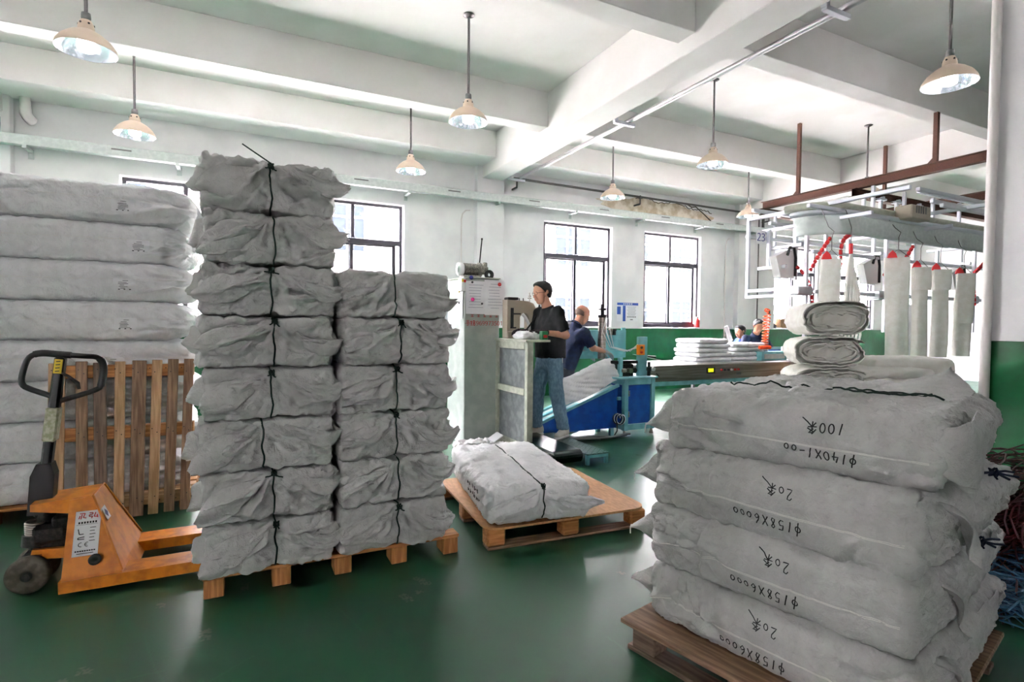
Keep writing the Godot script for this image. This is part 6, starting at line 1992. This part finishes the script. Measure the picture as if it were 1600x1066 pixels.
func rack() -> void:
	# rusty steel frame under the ceiling
	var o := thing("rusty_frame", "rusty brown steel beams hung from the ceiling as a frame", "steel frame", "", P(0, 3.40, 0))
	for u in [7.86, 10.15]:
		var m := mb()
		hbeam(m, P(u, 0, 6.40), P(u, 0, 2.6))
		part("beam", m, M.rust, o)
	for w in [4.83, 6.35]:
		var m := mb()
		hbeam(m, P(7.75, -0.12, w), P(13.8, -0.12, w))
		part("beam", m, M.rust, o)
	for q in [[7.86, 5.75], [7.86, 3.85], [10.15, 5.75], [10.15, 3.85]]:
		part("hanger_post", mb().bar(P(q[0], 0.05, q[1]), P(q[0], 4.09 - 3.40 if absf(q[1] - 3.85) < 0.1 else CEIL - 3.40, q[1]), 0.05, 0.05, 0.002), M.rust, o)
		part("gusset", mb().prism([Vector2(0, 0.06), Vector2(0.10, 0.06), Vector2(0.0, 0.16)], -0.005, 0.005, Transform3D(Basis(Vector3.UP, PI / 2), P(q[0], 0, q[1]))), M.rust, o)
	# overhead conveyor: aluminium frames
	var c := thing("overhead_conveyor", "aluminium overhead hanger conveyor with galvanised track", "conveyor", "", P(0, 0, 0))
	var bars := []
	for u in [6.10, 7.72, 10.0]:
		bars.append([P(u, 2.80, 5.20), P(u, 2.80, 3.2)])
		bars.append([P(u, 2.80, 4.33), P(u, 1.30 if u > 7 else 1.15, 4.33)])
		bars.append([P(u, 2.80, 5.18), P(u, 1.74, 5.18)])
		bars.append([P(u, 1.84, 5.18), P(u, 1.84, 4.30)])
		bars.append([P(u, 1.76, 5.18), P(u, 1.76, 4.30)])
		bars.append([P(u + 0.05, 2.62, 5.0), P(u + 0.05, 2.62, 3.6)])
		bars.append([P(u - 0.1, 2.60, 4.78), P(u - 0.1, 2.10, 4.78)])
		bars.append([P(u - 0.05, 2.36, 4.80), P(u - 0.05, 2.36, 4.35)])
		bars.append([P(u + 0.1, 2.60, 4.55), P(u + 0.1, 1.95, 4.55)])
		bars.append([P(u - 0.2, 2.10, 4.85), P(u - 0.2, 2.10, 4.45)])
	for q in [[5.95, 2.88, 5.0, 8.6], [5.9, 2.66, 4.7, 12.0], [6.9, 2.95, 3.55, 12.5], [7.6, 3.08, 3.9, 12.5], [7.6, 2.93, 3.75, 12.5], [7.2, 2.78, 3.45, 12.5], [6.3, 2.30, 4.4, 12.0], [6.3, 1.80, 4.36, 12.0], [6.2, 2.60, 5.3, 9.0], [5.6, 2.71, 3.97, 6.5]]:
		bars.append([P(q[0], q[1], q[2]), P(q[3], q[1], q[2])])
	for k in 4: bars.append([P(7.86 + k * 0.75, 3.34, 4.60), P(7.86 + k * 0.75, 2.78, 4.60)])
	for q in [[7.95, 4.78], [8.35, 4.78], [8.75, 4.78], [9.3, 4.78], [8.05, 6.3], [8.55, 6.3]]: bars.append([P(q[0], 3.25, q[1]), P(q[0], 2.70, q[1])])
	for b in bars:
		var m := mb()
		profile(m, b[0], b[1])
		part("profile", m, M.alu, c)
	for q in [[7.95, 4.78], [8.35, 4.78], [8.75, 4.78], [9.3, 4.78], [8.05, 6.3], [8.55, 6.3]]:
		part("clamp", mb().box(P(q[0], 3.235, q[1]), Vector3(0.17, 0.03, 0.09), 0.004).box(P(q[0] + 0.05, 3.26, q[1]), Vector3(0.04, 0.05, 0.05), 0.004), M.alu, c)
	# galvanised track plate with a bend
	var tk := []
	for k in 13:
		var a := PI / 2 + PI / 2 * k / 12.0
		tk.append(Vector2(6.35 + 0.45 * cos(a), 4.35 - 0.45 * sin(a)))
	tk.reverse()
	tk.append(Vector2(12.6, 3.90))
	var g := []
	for y in [2.44, 2.47, 2.63, 2.66]:
		var row := []
		for q in tk: row.append(P(q.x, y, q.y + (0.03 if y < 2.45 or y > 2.65 else 0.0)))
		g.append(row)
	var tm := mb()
	sheet(tm, g, -0.006)
	part("track_plate", tm, M.galv, c)
	var tb := []
	for q in tk: tb.append(P(q.x, 2.70, q.y + 0.05))
	part("track_rail", mb().tube(tb, 0.035, 8), M.alu, c)
	var tb2 := []
	for q in tk: tb2.append(P(q.x, 2.78, q.y + 0.12))
	part("belt_guard", mb().tube(tb2, 0.05, 8), M.cabedge, c)
	var dv := part("drive_unit", mb().box(P(7.45, 2.78, 3.88), Vector3(0.42, 0.17, 0.2), 0.012), M.beige, c)
	for k in 5: part("vent", mb().box(P(7.34 + k * 0.05, 2.81, 3.778), Vector3(0.02, 0.09, 0.006), 0.002), M.grey, dv)
	for q in [[5.95, 2.14, 4.55], [7.52, 2.12, 4.45], [9.7, 2.12, 4.45]]:
		var bx := part("control_box", mb().prism([Vector2(-0.17, 0.08), Vector2(-0.08, -0.17), Vector2(0.16, -0.17), Vector2(0.16, 0.17), Vector2(0.05, 0.17)], -0.05, 0.05, Transform3D(Basis(), P(q[0], q[1], q[2]))), M.white, c)
		part("curved_guard", mb().tube([P(q[0] + 0.02, q[1] + 0.10, q[2] - 0.06), P(q[0] + 0.06, q[1] + 0.20, q[2] - 0.06), P(q[0] + 0.14, q[1] + 0.20, q[2] - 0.06), P(q[0] + 0.17, q[1] + 0.08, q[2] - 0.06), P(q[0] + 0.17, q[1] - 0.15, q[2] - 0.06)], 0.018, 6), M.dark, bx)
	for u in [5.99, 7.6, 9.9]: part("roller_head", mb().cyl(P(u + 0.12, 1.80, 4.28), P(u + 0.12, 1.80, 4.40), 0.06, -1.0, 16).box(P(u, 1.80, 4.34), Vector3(0.18, 0.1, 0.12), 0.01), M.alu, c)
	chain(c, [P(6.02, 2.10, 4.4), P(6.10, 2.0, 4.35), P(6.16, 1.8, 4.3), P(6.20, 1.6, 4.3), P(6.30, 1.45, 4.3)], 11)
	chain(c, [P(6.20, 2.42, 4.1), P(6.10, 2.25, 4.15), P(5.98, 2.02, 4.2)], 9)
	chain(c, [P(6.42, 2.46, 4.0), P(6.30, 2.40, 4.0), P(6.24, 2.26, 4.0), P(6.25, 2.10, 4.0), P(6.22, 1.9, 4.05), P(6.12, 1.6, 4.1)], 14)
	chain(c, [P(7.62, 2.08, 4.3), P(7.70, 1.98, 4.25), P(7.74, 1.7, 4.2), P(7.85, 1.42, 4.2)], 12)
	chain(c, [P(7.72, 2.42, 4.0), P(7.62, 2.28, 4.02), P(7.50, 2.14, 4.05)], 7)
	chain(c, [P(9.6, 2.06, 4.2), P(9.72, 1.94, 4.2), P(9.76, 1.7, 4.2)], 7)
	chain(c, [P(9.3, 2.30, 3.9), P(9.15, 2.2, 3.9), P(9.0, 2.12, 3.9)], 6)
	var sg := thing("number_sign", "small white sign with the number 23 on the conveyor", "sign", "", P(5.90, 2.50, 4.82))
	part("plate", mb().box(Vector3.ZERO, Vector3(0.15, 0.17, 0.006), 0.001), M.white, sg)
	text(sg, "23", 0.14, Vector3(0, 0, 0.004), M.navyblue, "number")
	# bags
	hanging_bag("short white filter bag hanging behind the folded rolls", P(5.80, 2.115, 3.82), 0.20, 1.05, 0.0, 0.3, -0.75)
	hanging_bag("widest and longest white filter bag on the conveyor", P(7.06, 2.21, 3.82), 0.25, 1.25, 0.0, 1.4, -0.8)
	hanging_bag("white filter bag beside the widest one, with short folded end", P(7.50, 2.11, 3.80), 0.18, 1.15, 0.28, 2.2, -0.75)
	hanging_bag("white filter bag with squarish folded end, second from the drain pipe", P(7.99, 2.11, 3.82), 0.195, 1.12, 0.26, 3.1, -0.8)
	hanging_bag("white filter bag with long folded end, next to the drain pipe", P(8.56, 2.09, 3.82), 0.20, 1.1, 0.66, 4.0, -0.8)
	# bunch of white straps
	var bs := thing("strap_bunch", "bunch of cream straps hanging from a conveyor hook", "straps", "", P(6.14, 2.13, 3.82))
	for k in 6:
		var x: float = -0.07 + k * 0.03
		part("strap", mb().tube([Vector3(0.0, 0.10, 0), Vector3(x * 0.5, -0.05, 0), Vector3(x, -0.35, 0.01 * k), Vector3(x * 1.7, -0.85, 0.01 * k), Vector3(x * 2.1, -1.0, 0)], [0.012, 0.016, 0.018, 0.016, 0.012], 6, false, true, 0.35), M.felt, bs)
	part("hook", mb().tube([Vector3(0, 0.08, 0), Vector3(0, 0.36, 0), Vector3(0.0, 0.57, -0.07)], 0.004, 6), M.rod, bs)
	part("clip", mb().box(Vector3(0, 0.12, 0), Vector3(0.04, 0.12, 0.03), 0.006), M.redchain, bs)

# a thick folded roll of felt seen from its end: layered spiral swept along depth
func felt_roll(label: String, at: Vector3, w: float, h: float, d: float, sd: int, turn: float) -> void:
	rng.seed = sd
	var o := thing("felt_roll", label, "folded felt", "folded felt rolls on the packing table", at, turn)
	var nseg := 150
	var rows := 13
	var g := []
	var turns := 3.4
	for i in rows:
		var z := lerpf(d / 2, -d / 2, i / (rows - 1.0))
		var row := []
		for k in nseg:
			var s := k / float(nseg - 1)
			var a := s * TAU * turns + 0.6
			var r := 1.0 - s * 0.80
			var sq := pow(pow(absf(cos(a)), 3.0) + pow(absf(sin(a)), 3.0), -1.0 / 3.0)
			var x := cos(a) * sq * (w / 2) * (1.0 - (1.0 - r) * 0.55)
			var y := sin(a) * sq * (h / 2) * r
			var nn := nz.get_noise_3d(x * 11.0 + sd, y * 14.0, z * 2.0 + s * 3.0)
			var n2 := nz.get_noise_3d(x * 26.0 + sd, y * 26.0, s * 9.0 + z * 3.0)
			y += nn * 0.018 * (0.4 + s) + n2 * 0.008
			x += n2 * 0.012 + nn * 0.010
			row.append(Vector3(x, y + h / 2, z + 0.02 * nz.get_noise_2d(s * 9.0 + sd, 3.0)))
		g.append(row)
	var m := mb()
	sheet(m, g, 0.007)
	part("layers", m, M.felt, o)
	var S := {"h": Vector3(w * 0.45, h * 0.44, d * 0.46), "r": h * 0.25, "off": Vector3(sd, 2, 5), "amp": 0.012, "swell": 0.0}
	add_folds(S, 3, 0.012)
	var co := sack(S, 26, 14, 12)
	for i in co.v.size(): co.v[i] += Vector3(0, h / 2, -0.03)
	part("core", co, M.felt, o)

func packing_table() -> void:
	var t := thing("packing_table", "low packing table behind the marked sacks", "table", "", P(4.05, 0, 2.47))
	part("top", mb().box(Vector3(0, 0.865, 0), Vector3(1.7, 0.03, 0.75), 0.004), M.laminate, t)
	for x in [-0.8, 0.8]:
		for z in [-0.33, 0.33]: part("leg", mb().box(Vector3(x, 0.425, z), Vector3(0.05, 0.85, 0.05), 0.004), M.grey, t)
	felt_roll("folded cream felt roll, lowest of three on the packing table", P(3.72, 0.882, 2.50), 0.46, 0.20, 0.42, 3, -0.7)
	felt_roll("folded cream felt roll, middle of three on the packing table", P(3.72, 1.088, 2.50), 0.45, 0.205, 0.42, 17, -0.75)
	felt_roll("folded cream felt roll, topmost of three on the packing table", P(3.75, 1.298, 2.50), 0.44, 0.24, 0.42, 29, -0.65)
	felt_roll("smaller cream felt roll lying behind the three felt rolls", P(4.12, 1.09, 2.70), 0.28, 0.20, 0.3, 41, -0.7)
	var hs := [0.034, 0.03, 0.03]
	for k in 3: folded("felt_sheet", "folded cream felt sheet, %s of the flat pile on the packing table" % ["lowest", "second", "third"][k], P(4.06 + 0.02 * k, 0.882 + 0.032 + k * 0.062, 2.44), Vector3(0.36 - 0.01 * k, 0.033, 0.27), 600 + k, "flat felt sheets on the packing table", M.felt, -0.5 + 0.08 * k, 34)
	folded("felt_sheet", "crumpled cream felt lying on the flat pile beside the drain pipe", P(4.52, 1.06, 2.45), Vector3(0.30, 0.075, 0.24), 640, "flat felt sheets on the packing table", M.felt, -0.5, 36)
	folded("felt_sheet", "wide cream felt under the crumpled felt", P(4.58, 0.93, 2.42), Vector3(0.30, 0.048, 0.27), 641, "flat felt sheets on the packing table", M.felt, -0.4, 36)
	folded("felt_sheet", "cream felt folded behind the smaller roll", P(4.10, 0.98, 2.75), Vector3(0.24, 0.10, 0.09), 642, "flat felt sheets on the packing table", M.felt, 0.2, 30)
	# grey film bundle behind the drain pipe
	rng.seed = 21
	for k in 3:
		var o := thing("film_bundle", "bundle of grey plastic film strips, %s of the heap by the drain pipe" % ["lowest", "middle", "topmost"][k], "film bundle", "grey film bundles", P(5.30 - 0.02 * k, 0.46 + k * 0.24, 2.72))
		var m := mb()
		for i in 90:
			var a := R(0, TAU)
			var r := R(0.05, 0.16)
			var pts := []
			for q in 9: pts.append(Vector3(r * cos(a + q * 0.45) * 1.25, 0.09 * sin(a * 2.0 + q * 0.5) + R(-0.03, 0.03), r * sin(a + q * 0.45)))
			m.tube(pts, 0.008, 4, false, false, 0.3)
		var pf := part("strips", m, mat([Color(0.35, 0.36, 0.40), Color(0.72, 0.74, 0.78), Color(0.48, 0.50, 0.55)][k], 0.25, 0.2), o)
		pf.set_meta("kind", "stuff")
	single("crate", mb().box(Vector3(0, 0.165, 0), Vector3(0.5, 0.33, 0.45), 0.006), M.card, "cardboard box under the grey film bundles", "box", "", P(5.30, 0, 2.72))
	for k in 2: single("cardboard_box", mb().box(Vector3(0, 0.22, 0), Vector3(0.5, 0.44, 0.4), 0.004), M.card, ["brown cardboard carton behind the widest hanging bag", "brown cardboard carton on top of the other behind the hanging bags"][k], "box", "", P(8.8 + 0.05 * k, 0.44 * k, 5.0))

func wires() -> void:
	# heap of red wires on the floor before the wall stub
	rng.seed = 66
	var m := mb()
	for i in 520:
		var c := Vector3(R(-0.55, 0.55), 0, R(-0.30, 0.30))
		var top := 0.68 * (1.0 - pow(absf(c.x) / 0.8, 2.0)) * (1.0 - pow(absf(c.z) / 0.5, 2.0))
		var y := R(0.02, maxf(0.04, top))
		var d := Vector2.from_angle(R(-0.5, 0.5))
		var pts := []
		for q in 8:
			var s := q / 7.0 - 0.5
			pts.append(c + Vector3(d.x * s * 0.95, maxf(0.006, y + 0.04 * sin(s * 5.0 + i) - 0.28 * s * s), d.y * s * 0.95 + 0.04 * sin(s * 7.0 + i)))
		m.tube(pts, 0.0045, 4, false, false)
	M.redwire = tri_mat(noise_tex(0.05, Color(0.20, 0.05, 0.06), Color(0.42, 0.12, 0.14), 256, 3), Vector3.ONE * 8, 0.4)
	var o := single("wire_heap", m, M.redwire, "heap of dark red wires on the floor before the green wall stub", "wires", "", P(4.00, 0.0, 1.60), "stuff")
	o.rotation.y = -0.1
	var m2 := mb()
	for i in 160:
		var c := Vector3(R(-0.3, 0.3), 0, R(-0.22, 0.22))
		var y := R(0.01, 0.18)
		var d := Vector2.from_angle(R(0, TAU))
		var pts := []
		for q in 6:
			var s := q / 5.0 - 0.5
			pts.append(c + Vector3(d.x * s * 0.5, maxf(0.005, y + 0.03 * sin(s * 6.0 + i)), d.y * s * 0.5))
		m2.tube(pts, 0.0045, 4, false, false)
	single("wire_scraps", m2, mat(Color(0.22, 0.40, 0.52), 0.4), "tangle of blue wire scraps on the floor beside the marked sacks", "wires", "", P(3.42, 0.0, 1.22), "stuff")
	single("copper_wire", mb().tube([P(5.75, 0.98, 1.80), P(5.82, 1.02, 1.79), P(5.95, 1.16, 1.79)], 0.004, 5), mat(Color(0.72, 0.45, 0.30), 0.4, 0.5), "bent copper wire end sticking out before the green wall stub", "wire")
